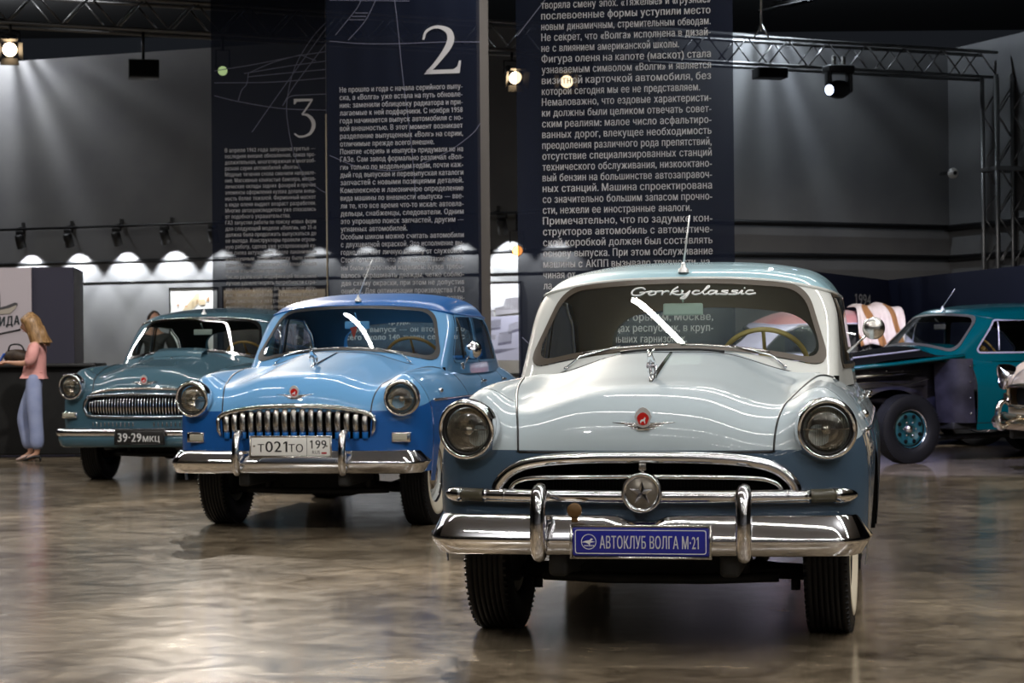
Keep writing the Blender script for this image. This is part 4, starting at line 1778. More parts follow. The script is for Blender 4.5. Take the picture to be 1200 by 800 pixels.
T2 = ['Не прошло и года с начала серийного выпу-', 'ска, а «Волга» уже встала на путь обновле-', 'ния: заменили облицовку радиатора и при-',
      'лагаемые к ней подфарники. С ноября 1958', 'года начинается выпуск автомобиля с но-', 'вой внешностью. В этот момент возникает',
      'разделение выпущенных «Волг» на серии,', ('отличимые прежде всего внешне.', 'L', 0.768), 'Понятие «серия» и «выпуск» придумали не на',
      'ГАЗе. Сам завод формально различал «Вол-', 'ги» только по модельным годам, почти каж-', 'дый год выпуская и перевыпуская каталоги',
      'запчастей с новыми позициями деталей.', 'Комплексное и лаконичное определение', 'вида машины по внешности «выпуск» — вве-',
      'ли те, кто все время что-то искал: автовла-', 'дельцы, снабженцы, следователи. Одним', 'это упрощало поиск запчастей, другим —',
      ('угнанных автомобилей.', 'L', 0.544), 'Особым шиком можно считать автомобили', 'с двухцветной окраской. Это исполнение вы-',
      'годно отличает личную машину от служебной.', 'Стоит отметить, что для завода такие маши-', 'ны были хлопотным изделием. Кузов требо-',
      'валось окрашивать дважды, четко соблю-', 'дая схему окраски, при этом не допустив', 'ошибок. Для оптимизации производства ГАЗ',
      ('рован-', 'R'), None, ('ность изготовления и', 'R', .72), ('затраты труда.', 'L', .56), 'Второй выпуск — он второй и по', 'всего около 140 тысяч седанов с']
bn2 = Banner(385, 565, 20.8, .72, 'navy text banner with a large numeral 2 hanging behind the two-tone blue car')
bn2.text(T2, 398, 542, 108.2, 9.07, .051, .018)
bn2.lines([[(386, 48), (425, 51), (468, 51), (520, 49), (563, 49)], [(462, -3), (466, 30), (472, 90), (482, 170), (487, 230)], [(386, 0), (480, 1)],
           [(393, 41), (421, 5), (417, -4)], [(408, 47), (428, 24), (442, -4)], [(416, 15), (431, 15)], [(412, 19), (429, 19)], [(409, 23), (427, 23)],
           [(386, 182), (420, 195), (470, 199), (520, 180), (552, 158), (563, 144)]])
N2s = [[(.03, .72, .05), (.10, .88, .07), (.28, .965, .07), (.48, .965, .09), (.68, .88, .15), (.74, .73, .18), (.68, .57, .17), (.52, .38, .13), (.30, .17, .10), (.12, .03, .09)]]
N2p = [[(.04, .0), (.96, .0), (1.0, .26), (.945, .26), (.90, .14), (.80, .085), (.16, .085)]]
bn2.numeral(N2s, N2p, (495, 29, 540, 87))

T3 = ['В апреле 1962 года запущена третья —', 'последняя внешне обновленная, самая про-', 'должительная, многотиражная и многооб-', ('разная серия автомобилей «Волга».', 'L', 0.82),
      'Модные течения снова сменили направле-', 'ние. Массивные клыкастые бампера, метал-', 'лические оклады задних фонарей и прочие',
      'элементы оформления кузова делали внеш-', 'ность более тяжелой. Фирменный маскот', 'в виде оленя выдает возраст разработки.',
      'Многие автопроизводители уже отказались', ('от подобного украшательства.', 'L', 0.72), 'ГАЗ запустил работы по поиску новых форм',
      'для следующей модели «Волги», но 21-я', 'должна была продолжать выпускаться до', 'ее выхода. Конструкторы провели огром-',
      'ную работу, сделав уже устаревающий ку-', 'зов снова актуальным, более лаконичным', 'и воздушным. Этому выпуску были отме-',
      'рены восемь с половиной лет конвейерной', ('жизни и почетные проводы.', 'L', 0.66), 'Число различных модификаций позволяло', 'лучше удовлетворять потребности стра-',
      'ны: седан, универсал, и многое дру-', 'гое, такси, модификации с правым рулем', 'для экспорта за границу, а также', ('модель с двигателем V8.', 'L', 0.74),
      None, ('по литию и про', 'R'), ('сошла последняя', 'R'), ('июля 1970 года', 'R'), ('ка «Волга»', 'R')]
bn3 = Banner(250, 384, 26.8, .72, 'navy text banner with a numeral 3 hanging behind the slate blue car')
bn3.text(T3, 263.5, 369.5, 178.5, 7.06, .050, .02)
bn3.lines([[(251, 83), (300, 75), (345, 66), (384, 60)], [(292, 85), (320, 73), (352, 64)], [(286, 86), (340, 77), (384, 71)], [(290, 90), (340, 85), (384, 81)],
           [(251, 97), (320, 96), (384, 91)], [(251, 112), (280, 119), (330, 127), (384, 129)], [(291, 85), (289, 98), (283, 106), (279, 118)],
           [(295, 155), (330, 105), (384, 30)], [(331, 124), (345, 100), (384, 48)], [(384, 24), (365, 45), (345, 80), (336, 120), (338, 150), (344, 178), (356, 205), (372, 220), (384, 227)],
           [(331, 124), (340, 113), (360, 111), (384, 110)], [(352, 64), (370, 71)]], .009)
N3s = [[(.86, .95, .07), (.62, .74, .08), (.42, .585, .07)], [(.42, .585, .05), (.66, .57, .11), (.88, .44, .16), (.93, .28, .17), (.80, .11, .13), (.55, .03, .09), (.28, .02, .08), (.08, .10, .06)]]
N3p = [[(.06, 1.0), (.90, .99), (.90, .93), (.20, .925), (.12, .86), (.06, .86)]]
bn3.numeral(N3s, N3p, (343, 115, 369, 161))
ed = MB().tube([bn3.uv(383, 190)[0] * BU + BN * .02 + Vector((0, 0, z)) for z in (.8, 4.1)], .013, 8)
ed.build('lit_edging', mat('lit_edge_tone', (.55, .47, .33), .5), bn3.root)  # light along the banner's edge put in as a pale strip
# grey column standing in for a further banner's edge past banner 2
cx = at(568.5, 400, 21.6)
slab_c = MB().box((0, 0, 3.2), (.118, .12, 6.4), .004)
col_ = slab_c.build('grey_edging', mat('warm_grey_paint', (.20, .18, .165), .7))
col_.location = (cx.x, cx.y, 0)
tag(col_, 'slim warm grey stand-in column beside the banner with the numeral 2', 'edging')

# ------------------------------------------------------------------ left wall: dark lines, track with spotlights, pictures
WN = Vector((-.375, -.927, 0))


def on_wall(px, py, off=0.0):
    return on_plane(px, py, WA + WN * off, WN)


WROT = math.atan2(WD.y, WD.x)
for k, (py0, hh) in enumerate(((306, .030), (330, .012))):
    z = on_wall(150, py0).z
    p, q = wl0 + WN * .006, wl1 + WN * .006
    o = MB().tube([(p.x, p.y, z), (q.x, q.y, z)], hh, 4).build('trim_%d' % (k + 1), M['black'])
    o['kind'] = 'structure'
TOFF = .30
ra = on_wall(-60, 272, TOFF)
rb = on_wall(690, 251, TOFF)
zr = (on_wall(100, 266, TOFF)).z
rail = empty('lighting_track', (ra.x, ra.y, zr), 0, 'thin black lighting track along the grey wall behind the banners', 'track')
v = Vector((rb.x - ra.x, rb.y - ra.y, 0))
MB().tube([(0, 0, 0), v], .022, 8).build('track_bar', M['black'], rail)
for k in range(12):
    c = v * ((k + .36) / 12)
    mb = MB().tube([c, c + WN * -TOFF + Vector((0, 0, .06))], .012, 6)
    mb.box(c + WN * -(TOFF - .02) + Vector((0, 0, .06)), (.05, .05, .14))
    mb.build('wall_bracket', M['black'], rail)


def aim(o, d):
    o.rotation_euler = Vector(d).to_track_quat('-Z', 'Y').to_euler()


def track_spot(px, label):
    p = on_wall(px, 268, TOFF)
    p.z = zr
    root = empty('track_spotlight', p, WROT, label, 'spotlight', 'track spotlights on the grey wall')
    MB().box((0, 0, -.056), (.16, .05, .06), .008).build('adapter', M['black'], root)
    MB().tube([(0, 0, -.06), (0, 0, -.16)], .016, 8).build('stem', M['black'], root)
    ax = Vector((.03, .36, -.93)).normalized()
    R_ = ax.to_track_quat('-Z', 'Y').to_matrix()
    MB().lathe([(0, .11), (.06, .11), (.075, .09), (.08, -.12), (.074, -.12), (.07, .0), (0, .0)], (0, 0, -.20), axis='Z', n=20, rot=R_).build('lamp_can', M['black'], root)
    d = bpy.data.lights.new('track_lamp', 'SPOT')
    d.energy = 170
    d.color = (.93, .97, 1)
    d.spot_size = math.radians(86)
    d.spot_blend = .30
    d.shadow_soft_size = .04
    o = bpy.data.objects.new('track_lamp', d)
    COL.objects.link(o)
    o.parent = root
    o.location = Vector((0, 0, -.20)) + ax * .125
    aim(o, ax)


WHERE = ['over the booth', 'third from the navy banner edge', 'second from the navy banner edge', 'closest to the navy banner edge']
for k in range(-1, 11):
    lab = {-1: 'black track spotlight at the far end of the track, above the booth poster', 0: 'black track spotlight above the navy booth corner',
           1: 'black track spotlight in the middle of the open stretch of track', 2: 'black track spotlight just beside the banner with the numeral 3'}.get(k, 'black track spotlight on the wall track hidden behind the banners')
    track_spot(80 + 56.5 * k, lab)


def wall_picture(x0, y0, x1, y1, m, label, off=.03, parts=()):
    a, b = on_wall(x0, y0, off), on_wall(x1, y1, off)
    c = (a + b) / 2
    w_ = (b - a).dot(WD)
    h = abs(a.z - b.z)
    root = empty('wall_picture', c, WROT, label, 'picture')
    MB().box((0, 0, 0), (w_, .05, h), .004).build('picture_panel', m, root)
    f = MB()
    for sx in (-1, 1):
        f.box((sx * w_ / 2, 0, 0), (.025, .07, h + .025))
    for sz in (-1, 1):
        f.box((0, 0, sz * h / 2), (w_, .07, .025))
    f.build('picture_frame', M['chrome_dull'], root)
    for nm, col, polys in parts:
        mb = MB()
        for q in polys:
            mb.add([((u - .5) * w_, -.031, (v - .5) * h) for u, v in q], [tuple(range(len(q)))], False)
        mb.build(nm, mat(nm, col, .6), root)
    return root


rnd = random.Random(3)


def blobs(n, x0, x1, y0, y1, s):
    out = []
    for _ in range(n):
        x, y = rnd.uniform(x0, x1), rnd.uniform(y0, y1)
        a, b = rnd.uniform(.4, 1) * s, rnd.uniform(.4, 1) * s
        out.append([(x - a, y - b), (x + a, y - b * .8), (x + a * .9, y + b), (x - a * .7, y + b * .9)])
    return out


M['pic_white'] = mat('bright_print', (.82, .82, .80), .5)
M['pic_tan'] = noisy('sepia_print', (.36, .24, .12), (.62, .50, .36), 2.4, .5, 6)
M['pic_lilac'] = noisy('pale_lilac_print', (.45, .44, .58), (.62, .61, .72), 3.0, .5, 5)
wall_picture(200, 338, 257, 420, M['pic_white'], 'white wall picture with a faint tan drawing above the slate blue car', .03,
             [('tan_drawing', (.62, .50, .33), [[(.16, .60), (.55, .93), (.62, .93), (.62, .80), (.25, .55)]] + blobs(12, .2, .9, .45, .85, .05)),
              ('rust_drawing', (.60, .36, .22), blobs(9, .1, .9, .4, .85, .035))])
wall_picture(262, 336, 322, 420, M['pic_tan'], 'sepia wall picture showing through the banner with the numeral 3', .03)
wall_picture(326, 336, 384, 420, M['pic_tan'], 'second sepia wall picture, half covered by the roof of the blue car', .03)
wall_picture(571, 331, 612, 438, M['pic_white'], 'pale lilac wall picture of a parking yard seen between two banners', .03,
             [('sky_print', (.80, .79, .83), [[(0, .70), (1, .70), (1, 1), (0, 1)]]),
              ('building_print', (.42, .40, .44), [[(.25, .64), (1, .67), (1, .84), (.55, .82), (.5, .74), (.25, .72)], [(0, .62), (.2, .63), (.2, .70), (0, .68)]]),
              ('yard_print', (.55, .54, .68), [[(0, .15), (1, .15), (1, .64), (0, .62)]]),
              ('van_print', (.72, .71, .80), [[(.05, .50), (.40, .52), (.42, .60), (.08, .58)], [(.32, .34), (.72, .36), (.74, .47), (.36, .45)], [(.62, .46), (.98, .50), (.98, .58), (.66, .54)], [(.05, .36), (.26, .38), (.26, .44), (.05, .42)]]),
              ('shade_print', (.28, .27, .38), [[(.32, .31), (.72, .33), (.72, .36), (.32, .34)], [(.05, .47), (.40, .49), (.40, .515), (.05, .495)], [(.62, .43), (.98, .47), (.98, .50), (.62, .46)], [(0, .25), (.3, .22), (.9, .28), (.3, .27)]])])

# ------------------------------------------------------------------ unseen lamps behind added rods that cast stripes on the walls
def striper(foot, nrm, label, energy, off=.75, col=(.92, .95, 1.0), angles=()):
    root = empty('wall_striper', foot + nrm * off, math.atan2(nrm.y, nrm.x) - PI / 2, label, 'lamp')
    # local +y points away from the wall
    MB().box((0, .16, .05), (.5, .10, .22), .02).build('striper_housing', M['black'], root)
    for a in angles:
        a = math.radians(a)
        MB().tube([(.34 * math.cos(a), .12, .34 * math.sin(a)), (.34 * math.cos(a), -off + .03, .34 * math.sin(a))], .024, 8).build('shadow_rod', M['matte_black'], root)
    d = bpy.data.lights.new('striper_lamp', 'POINT')
    d.energy = energy
    d.color = col
    d.shadow_soft_size = .06
    o = bpy.data.objects.new('striper_lamp', d)
    COL.objects.link(o)
    o.parent = root
    return root


spot('wall_fill', (-6.0, 27.5, 6.4), on_wall(120, 170), 90, 75, (.95, .97, 1), .8, .2)  # broad fill added on both walls to raise their base tone
spot('wall_fill', (5.5, 28.0, 6.4), (5.2, 35, 3.2), 25, 75, (.85, .92, 1), .8, .2)
f1 = on_wall(8, 8)
f1.z = 6.85
striper(f1, WN, 'added black wall washer lamp under the ceiling above the poster booth', 430, 1.15, angles=(196, 208, 220, 236, 257))
RD = Vector((.866, .5, 0))
RN = Vector((.5, -.866, 0))


def on_rwall(px, py, off=0.0):
    return on_plane(px, py, wl1 + RN * off, RN)


f2 = on_rwall(889, 8)
f2.z = 6.85
striper(f2, RN, 'added black wall washer lamp under the ceiling above the navy partition', 360, 1.15, (.80, .90, 1.0), (200, 211, 223, 238, 257, 274))
for k, py0 in enumerate((263, 300)):
    z = on_rwall(950, py0).z
    o = MB().tube([(wl1.x + RN.x * .1, wl1.y + RN.y * .1, z), (wr1.x + RN.x * .1, wr1.y + RN.y * .1, z)], .045, 6).build('trim_%d' % (k + 4), M['black'])
    o['kind'] = 'structure'
    sd_ = wr1 + Vector((.37, -.93, 0)) * 8 + Vector((-.1, 0, 0))
    o = MB().tube([(wr1.x - .1, wr1.y, z), (sd_.x, sd_.y, z)], .045, 6).build('trim_%d' % (k + 6), M['black'])
    o['kind'] = 'structure'

# ------------------------------------------------------------------ the roof truss, its tower and the lamps on it
TA, TB = at(-60, 11, 27.7), at(1160, 75, 34.7)
TA.z = TB.z = 5.66
TD = (TB - TA).normalized()
TP = Vector((-TD.y, TD.x, 0))
M['truss'] = mat('dark_aluminium', (.22, .22, .22), .4, .8)
trs = empty('lighting_truss', TA, 0, 'long dark box truss crossing the hall under the ceiling', 'truss')
TL = (TB - TA).length
H_ = .20
chord = {}
for sy in (-1, 1):
    for sz in (-1, 1):
        a = TP * sy * H_ + Vector((0, 0, sz * H_))
        MB().tube([a, a + TD * TL], .027, 8).build('chord', M['truss'], trs)
nb = 46
for sy in (-1, 1):
    for k in range(nb):
        s0, s1 = TL * k / nb, TL * (k + 1) / nb
        sz = -1 if k % 2 == 0 else 1
        MB().tube([TP * sy * H_ + TD * s0 + Vector((0, 0, sz * H_)), TP * sy * H_ + TD * s1 + Vector((0, 0, -sz * H_))], .014, 6).build('brace', M['truss'], trs)
tw = at(1178, 200, 34.2)
twr = empty('truss_tower', (tw.x, tw.y, 0), .35, 'dark lattice truss tower standing behind the navy partition', 'truss')
for sx in (-1, 1):
    for sy in (-1, 1):
        MB().tube([(sx * .28, sy * .2, 0), (sx * .28, sy * .2, 5.44)], .035, 8).build('chord', M['truss'], twr)
for f_ in (-1, 1):
    for sx in (0, 1):
        for k in range(13):
            x0, x1 = ((-.28, 0) if sx == 0 else (0, .28))
            if k % 2:
                x0, x1 = x1, x0
            MB().tube([(x0, f_ * .2, k * .4 + .05), (x1, f_ * .2, k * .4 + .45)], .014, 6).build('brace', M['truss'], twr)
for f_ in (-1, 1):
    MB().tube([(0, f_ * .2, 0), (0, f_ * .2, 5.44)], .03, 8).build('chord', M['truss'], twr)
cl = MB().box((0, 0, 3.96), (.64, .46, .07), .01)
cl.build('collar_plate', M['truss'], twr)

M['lamp_warm'] = mat('lit_warm_lens', (1, .8, .55), .4, emit=(1, .72, .42), estr=14)
M['lamp_orange'] = mat('lit_orange_lens', (1, .5, .2), .4, emit=(1, .36, .08), estr=7)
M['lamp_blue'] = mat('lit_blue_lens', (.6, .7, 1), .4, emit=(.6, .72, 1), estr=8)
M['lamp_green'] = mat('lit_green_lens', (.7, 1, .5), .4, emit=(.75, 1, .45), estr=3)


def stage_lamp(px, py, Y, d, lens, label, r=.10, L=.30, doors=True, hang=None):
    p = at(px, py, Y) if hang else on_plane(px, py, TA - TP * H_, TP)
    d = Vector(d).normalized()
    p = p + Vector((d.x, d.y, 0)) * L * .5
    root = empty('stage_lamp', p, 0, label, 'stage lamp')
    if hang is None:
        hang = 5.66 - H_ - .027 - p.z + d.z * L * .5
    R_ = d.to_track_quat('-Z', 'Y').to_matrix()
    tr_ = lambda q: R_ @ Vector(q)
    MB().lathe([(0, L), (r * .7, L), (r * .9, L * .8), (r, .02), (r, 0), (r * .93, 0), (r * .9, .05), (0, .06)], axis='Z', n=24, rot=R_).build('lamp_body', M['black'], root)
    MB().lathe([(0, .022), (r * .55, .018), (r * .9, .012), (r * .9, .018), (0, .03)], axis='Z', n=24, rot=R_).build('lamp_lens', lens, root)
    y = MB()
    y.tube([tr_((-r - .02, 0, L * .5)), tr_((-r - .02, 0, L * .5)) + Vector((0, 0, min(hang * .6, .30))), Vector(tr_((0, 0, L * .5))) + Vector((0, 0, min(hang * .6, .30))), tr_((r + .02, 0, L * .5)) + Vector((0, 0, min(hang * .6, .30))), tr_((r + .02, 0, L * .5))], .012, 6)
    y.tube([Vector(tr_((0, 0, L * .5))) + Vector((0, 0, min(hang * .6, .30))), Vector(tr_((0, 0, L * .5))) + Vector((0, 0, hang))], .02, 8)
    y.build('yoke', M['black'], root)
    if doors:
        for k in range(4):
            a = k * PI / 2
            Z = Matrix.Rotation(a, 3, 'Z')
            V = [Z @ Vector(q) for q in ((-r, r, 0), (r, r, 0), (r * 1.2, r * 1.7, -r * 1.1), (-r * 1.2, r * 1.7, -r * 1.1))]
            V += [q + Z @ Vector((0, .006, 0)) for q in V]
            mb = MB().add([R_ @ q for q in V], [(0, 1, 2, 3), (7, 6, 5, 4), (0, 4, 5, 1), (1, 5, 6, 2), (2, 6, 7, 3), (3, 7, 4, 0)], False)
            mb.build('barn_door', M['black'], root)
    return root


stage_lamp(12, 60, 27.8, (.15, -.9, -.35), M['lamp_warm'], 'lit stage lamp hanging from the truss above the poster booth', .10, .30)
stage_lamp(600, 93, 30.8, (.25, -.85, -.40), M['lamp_warm'], 'lit stage lamp with barn doors between two banners', .10, .40)
stage_lamp(665, 97, 31.6, (-.1, -.95, -.2), M['lamp_warm'], 'lit stage lamp glowing through the big text banner', .10, .30)
stage_lamp(606, 294, on_wall(606, 294, TOFF + .01).y, (.1, -.95, -.1), M['lamp_orange'], 'small orange lamp beside the edge of the big text banner', .085, .16, False, zr - on_wall(606, 294, TOFF + .01).z - .03)
stage_lamp(261, 84, 28.0, (.1, -.95, -.1), M['lamp_green'], 'greenish lamp glowing through the banner with the numeral 3', .07, .2, False)
mhp = at(983, 100, 32.6)
mh = empty('moving_head_lamp', mhp, .3, 'black moving head lamp with a blue-white lens under the truss', 'stage lamp')
MB().box((0, 0, .24), (.42, .30, .12), .03).build('base_box', M['black'], mh)
mb = MB()
for sx in (-1, 1):
    mb.box((sx * .17, 0, .06), (.07, .16, .34), .03)
mb.build('yoke', M['black'], mh)
R_ = Vector((-.85, -.42, -.10)).to_track_quat('-Z', 'Y').to_matrix()
MB().lathe([(0, .20), (.10, .18), (.14, .06), (.14, -.06), (.10, -.22), (.085, -.24), (.08, -.22), (0, -.22)], (0, 0, -.06), axis='Z', n=24, rot=R_).build('lamp_head', M['black'], mh)
MB().lathe([(0, -.235), (.075, -.235), (.075, -.225), (0, -.225)], (0, 0, -.06), axis='Z', n=20, rot=R_).build('lamp_lens', M['lamp_blue'], mh)
mb = MB()
for sx in (-1, 1):
    mb.box((sx * .08, 0, .36), (.05, .08, .16), .01)
mb.build('truss_clamp', M['chrome_dull'], mh)


def box_speaker(x0, y0, x1, y1, Y, label, rot=.2):
    Y = on_plane((x0 + x1) / 2, y0, TA - TP * H_, TP).y
    a, b = at(x0, y0, Y), at(x1, y1, Y)
    w_, h = b.x - a.x, a.z - b.z
    root = empty('loudspeaker', (a + b) / 2, rot, label, 'loudspeaker')
    MB().box((0, 0, 0), (w_, .32, h), .015).build('speaker_cabinet', M['black'], root)
    MB().box((0, -.165, 0), (w_ * .92, .012, h * .86), .005).build('speaker_grille', M['matte_black'], root)
    MB().tube([(0, 0, h / 2), (0, 0, 5.66 - H_ - .03 - (a.z + b.z) / 2)], .02, 8).build('hanging_pole', M['black'], root)


box_speaker(150, 71, 186, 92, 28.9, 'black loudspeaker box hanging below the truss before the ribbed light')
box_speaker(884, 80, 921, 92, 32.0, 'flat black loudspeaker box hanging below the truss beside the moving head lamp')
cb = at(892, 8, 32.2)
ct = MB().tube([(0, 0, 0), (0, 0, 1.3)], .018, 6)
ct.tube([(0, 0, .1), (-.12, 0, -.12)], .012, 6)
ct.tube([(0, 0, .1), (.12, 0, -.12)], .012, 6)
o = ct.build('chain_sling', M['chrome_dull'])
o.location = (cb.x, cb.y, 5.90)
tag(o, 'thin steel sling rising from the truss beside the big text banner', 'sling')
sc = at(1117, 203, 33.6)
sn = empty('wall_sensor', sc, .2, 'small white sensor high up in the corner of the wall', 'sensor')
MB().ball((0, 0, 0), (.085, .085, .085), 16, 10).build('sensor_dome', M['plate_white'], sn)
MB().lathe([(0, -.088), (.03, -.088), (.035, -.07), (0, -.07)], n=16).build('sensor_eye', M['ink'], sn)
MB().box((0, .22, .03), (.06, .5, .04), .005).build('sensor_arm', M['black'], sn)

# ------------------------------------------------------------------ navy partition with the year
M['navy_board'] = mat('navy_board', (.006, .010, .034), .55)
c0 = at(1041, 360, 33.4)
l0, r0 = at(930, 360, 28.2), at(1235, 360, 26.5)
c0.z = l0.z = r0.z = 0
part = empty('navy_partition', (0, 0, 0), 0, 'tall navy partition of two angled panels with the year 1994', 'partition')
ztop = at(1041, 328, 33.4).z
for a, b, nm in ((l0, c0, 'partition_panel'), (c0, r0, 'partition_panel')):
    slab(nm, a, b, 0, ztop, .12, M['navy_board'], None, part)
pd = (c0 - l0).normalized()
pn_ = Vector((pd.y, -pd.x, 0))
pq = lambda px, py: on_plane(px, py, l0 + pn_ * .01, pn_)
a, b = pq(1002, 357), pq(1020.5, 357)
ht = pq(1002, 343).z - a.z
mb = MB()
text_into(mb, '1994', lambda u, v: Vector((a.x, a.y, a.z)) + pd * u + Vector((0, 0, v)), ht, (b - a).length, 0, 0, .006)
mb.build('year_lettering', mat('bright_print', (.85, .85, .85), .6), part)

# ------------------------------------------------------------------ booth, counter, bag
bx = at(-80, 400, 27.0)
bt = empty('display_booth', (0, 0, 0), 0, 'navy display booth with a white poster behind the black counter', 'booth')
pA, pB, pC = at(-120, 400, 27.0), at(87, 400, 27.0), at(98, 400, 28.6)
zt = at(60, 313, 27.0).z
M['booth_navy'] = mat('booth_navy', (.030, .028, .050), .7)
V = []
pD = Vector((pA.x + (pC.x - pB.x), pA.y + (pC.y - pB.y), 0))
for z in (0, zt):
    V += [(pA.x, pA.y, z), (pB.x, pB.y, z), (pC.x, pC.y, z), (pD.x, pD.y, z)]
MB().add(V, [(0, 1, 5, 4), (1, 2, 6, 5), (2, 3, 7, 6), (3, 0, 4, 7), (4, 5, 6, 7)], False).build('booth_box', M['booth_navy'], bt)
q0, q1 = at(-100, 400, 26.97), at(37.5, 400, 26.97)
PW = q1.x - q0.x
MB().box(((q0.x + q1.x) / 2, 26.97, (zt + .9) / 2), (PW, .03, zt - .9 - .005)).build('poster_board', mat('poster_white', (.52, .46, .49), .6), bt)
ptx = MB()
a = at(-24, 384, 26.94)
b = at(23, 380, 26.94)
dv = Vector((b.x - a.x, 0, b.z - a.z))
sh = lambda u, v: Vector((a.x, 26.945, a.z)) + dv * u + Vector((.03 * v, 0, v))
text_into(ptx, 'ЛЕБИДА', sh, .115, 1.0, 0, 0, .05)
ptx.build('poster_lettering', mat('poster_ink', (.03, .04, .045), .6), bt)
hp = at(6, 360, 26.94)
hat = MB()
hat.prism([(-.35, -.07), (.10, -.02), (.15, .02), (.155, .05), (.12, .06), (.0, .015), (-.06, .0), (-.07, .20), (-.35, .25)], lambda u, v, d: (hp.x + u, 26.95 - d, hp.z + v), .006)
hat.build('poster_hat', mat('poster_hat_grey', (.06, .055, .06), .6), bt)
MB().prism([(-.25, -.09), (.06, -.08), (.13, -.01), (.145, .03), (.05, -.01), (-.1, -.04)], lambda u, v, d: (hp.x + u, 26.949 - d, hp.z + v), .010).build('poster_brim', mat('poster_brim_tan', (.42, .37, .31), .6), bt)
a = at(-10, 393, 26.94)
b = at(24, 386, 26.94)
MB().tube([(a.x, 26.945, a.z), (b.x, 26.945, b.z)], .010, 6).build('poster_rule', M['ink'], bt)

ca, cb_ = at(-90, 426, 24.9), at(112, 426, 24.9)
ct_ = empty('counter', (0, 0, 0), 0, 'long black cloth covered counter behind the woman in pink', 'counter')
zt2 = at(60, 426, 24.6).z
M['black_cloth'] = noisy('black_cloth', (.003, .003, .003), (.006, .006, .006), 8, .9)
MB().box(((ca.x + cb_.x) / 2, 25.1, zt2 / 2), (cb_.x - ca.x, .62, zt2 - .06), .02).build('counter_body', M['black_cloth'], ct_)
MB().box(((ca.x + cb_.x) / 2, 25.08, zt2 - .02), (cb_.x - ca.x + .06, .72, .04), .01).build('counter_top', M['black'], ct_)
bp_ = at(17, 417, 24.95)
bg = empty('leather_bag', (bp_.x, 25.05, zt2 + .016), 0, 'dark brown bag lying on the black counter beside the woman', 'bag')
rows = []
for i in range(9):
    t = PI * i / 8
    rows.append([(.15 * math.cos(a_) * math.sin(t) ** .6, .09 * math.sin(a_) * math.sin(t) ** .6, .07 + .075 * -math.cos(t) + .008 * math.sin(3 * a_)) for a_ in np.linspace(0, 2 * PI, 25)])
MB().grid(rows).build('bag_body', noisy('brown_leather', (.025, .014, .008), (.06, .035, .02), 12, .6), bg)
MB().tube(crv([(-.10, 0, .12), (-.06, -.02, .20), (.05, -.02, .20), (.10, 0, .12)], 5), .010, 8).build('bag_handle', M['black'], bg)
# ------------------------------------------------------------------ people
def skin_obj(name, nodes, edges, m, parent, sub=2, smooth=True):
    """nodes: (x, y, z, r or (rx, ry)); grown with a Skin modifier rooted at node 0"""
    me = bpy.data.meshes.new(name)
    me.from_pydata([n[:3] for n in nodes], edges, [])
    o = bpy.data.objects.new(name, me)
    COL.objects.link(o)
    md = o.modifiers.new('skin', 'SKIN')
    md.use_smooth_shade = True
    md.branch_smoothing = .6
    if not me.skin_vertices:
        bm = bmesh.new()
        bm.from_mesh(me)
        bm.verts.layers.skin.verify()
        bm.to_mesh(me)
        bm.free()
    for i, n in enumerate(nodes):
        r = n[3]
        me.skin_vertices[0].data[i].radius = (r, r) if not hasattr(r, '__len__') else r
        me.skin_vertices[0].data[i].use_root = (i == 0)
    if sub:
        s = o.modifiers.new('smooth', 'SUBSURF')
        s.levels = s.render_levels = sub
    me.materials.append(m)
    o.parent = parent
    return o


M['skin'] = mat('skin', (.50, .27, .18), .5)
M['blouse'] = noisy('pink_blouse', (.62, .28, .26), (.68, .33, .30), 9, .8, bump=.25)
M['trousers'] = noisy('pale_blue_trousers', (.22, .26, .42), (.27, .31, .47), 7, .85, bump=.3)
M['hair_blond'] = noisy('dark_blond_hair', (.16, .085, .03), (.36, .21, .09), 60, .45, stretch=(1, 1, .12), bump=.3)
M['hair_dark'] = noisy('dark_brown_hair', (.018, .010, .006), (.045, .025, .015), 60, .5, stretch=(1, 1, .15))
M['jacket'] = mat('dark_jacket', (.02, .02, .018), .8)
M['lip'] = mat('lip', (.40, .12, .10), .5)


def chain(nodes, edges, start, pts):
    i = start
    for p in pts:
        nodes.append(p)
        edges.append((i, len(nodes) - 1))
        i = len(nodes) - 1
    return i


def hand(nodes, edges, wrist, d, up, side, curl=.5):
    """palm and five fingers from node 'wrist'; d along the forearm, side towards the thumb"""
    w_ = Vector(nodes[wrist][:3])
    d, up, side = Vector(d).normalized(), Vector(up).normalized(), Vector(side).normalized()
    c = w_ + d * .045
    p = chain(nodes, edges, wrist, [(*c, (.030, .016)), (*(c + d * .035), (.032, .014))])
    pc = Vector(nodes[p][:3])
    for k, (L, o) in enumerate(((.062, .028), (.072, .010), (.068, -.009), (.054, -.026))):
        b = pc + side * o + d * .012
        e1 = b + d * L * .5 - up * L * .15 * curl
        e2 = e1 + d * L * .35 - up * L * .45 * curl
        chain(nodes, edges, p, [(*b, .0095), (*e1, .0085), (*e2, .0072)])
    t = c + side * .030
    chain(nodes, edges, p - 1, [(*t, .011), (*(t + d * .030 + side * .012 - up * .01), .010), (*(t + d * .055 + side * .008 - up * .02), .008)])


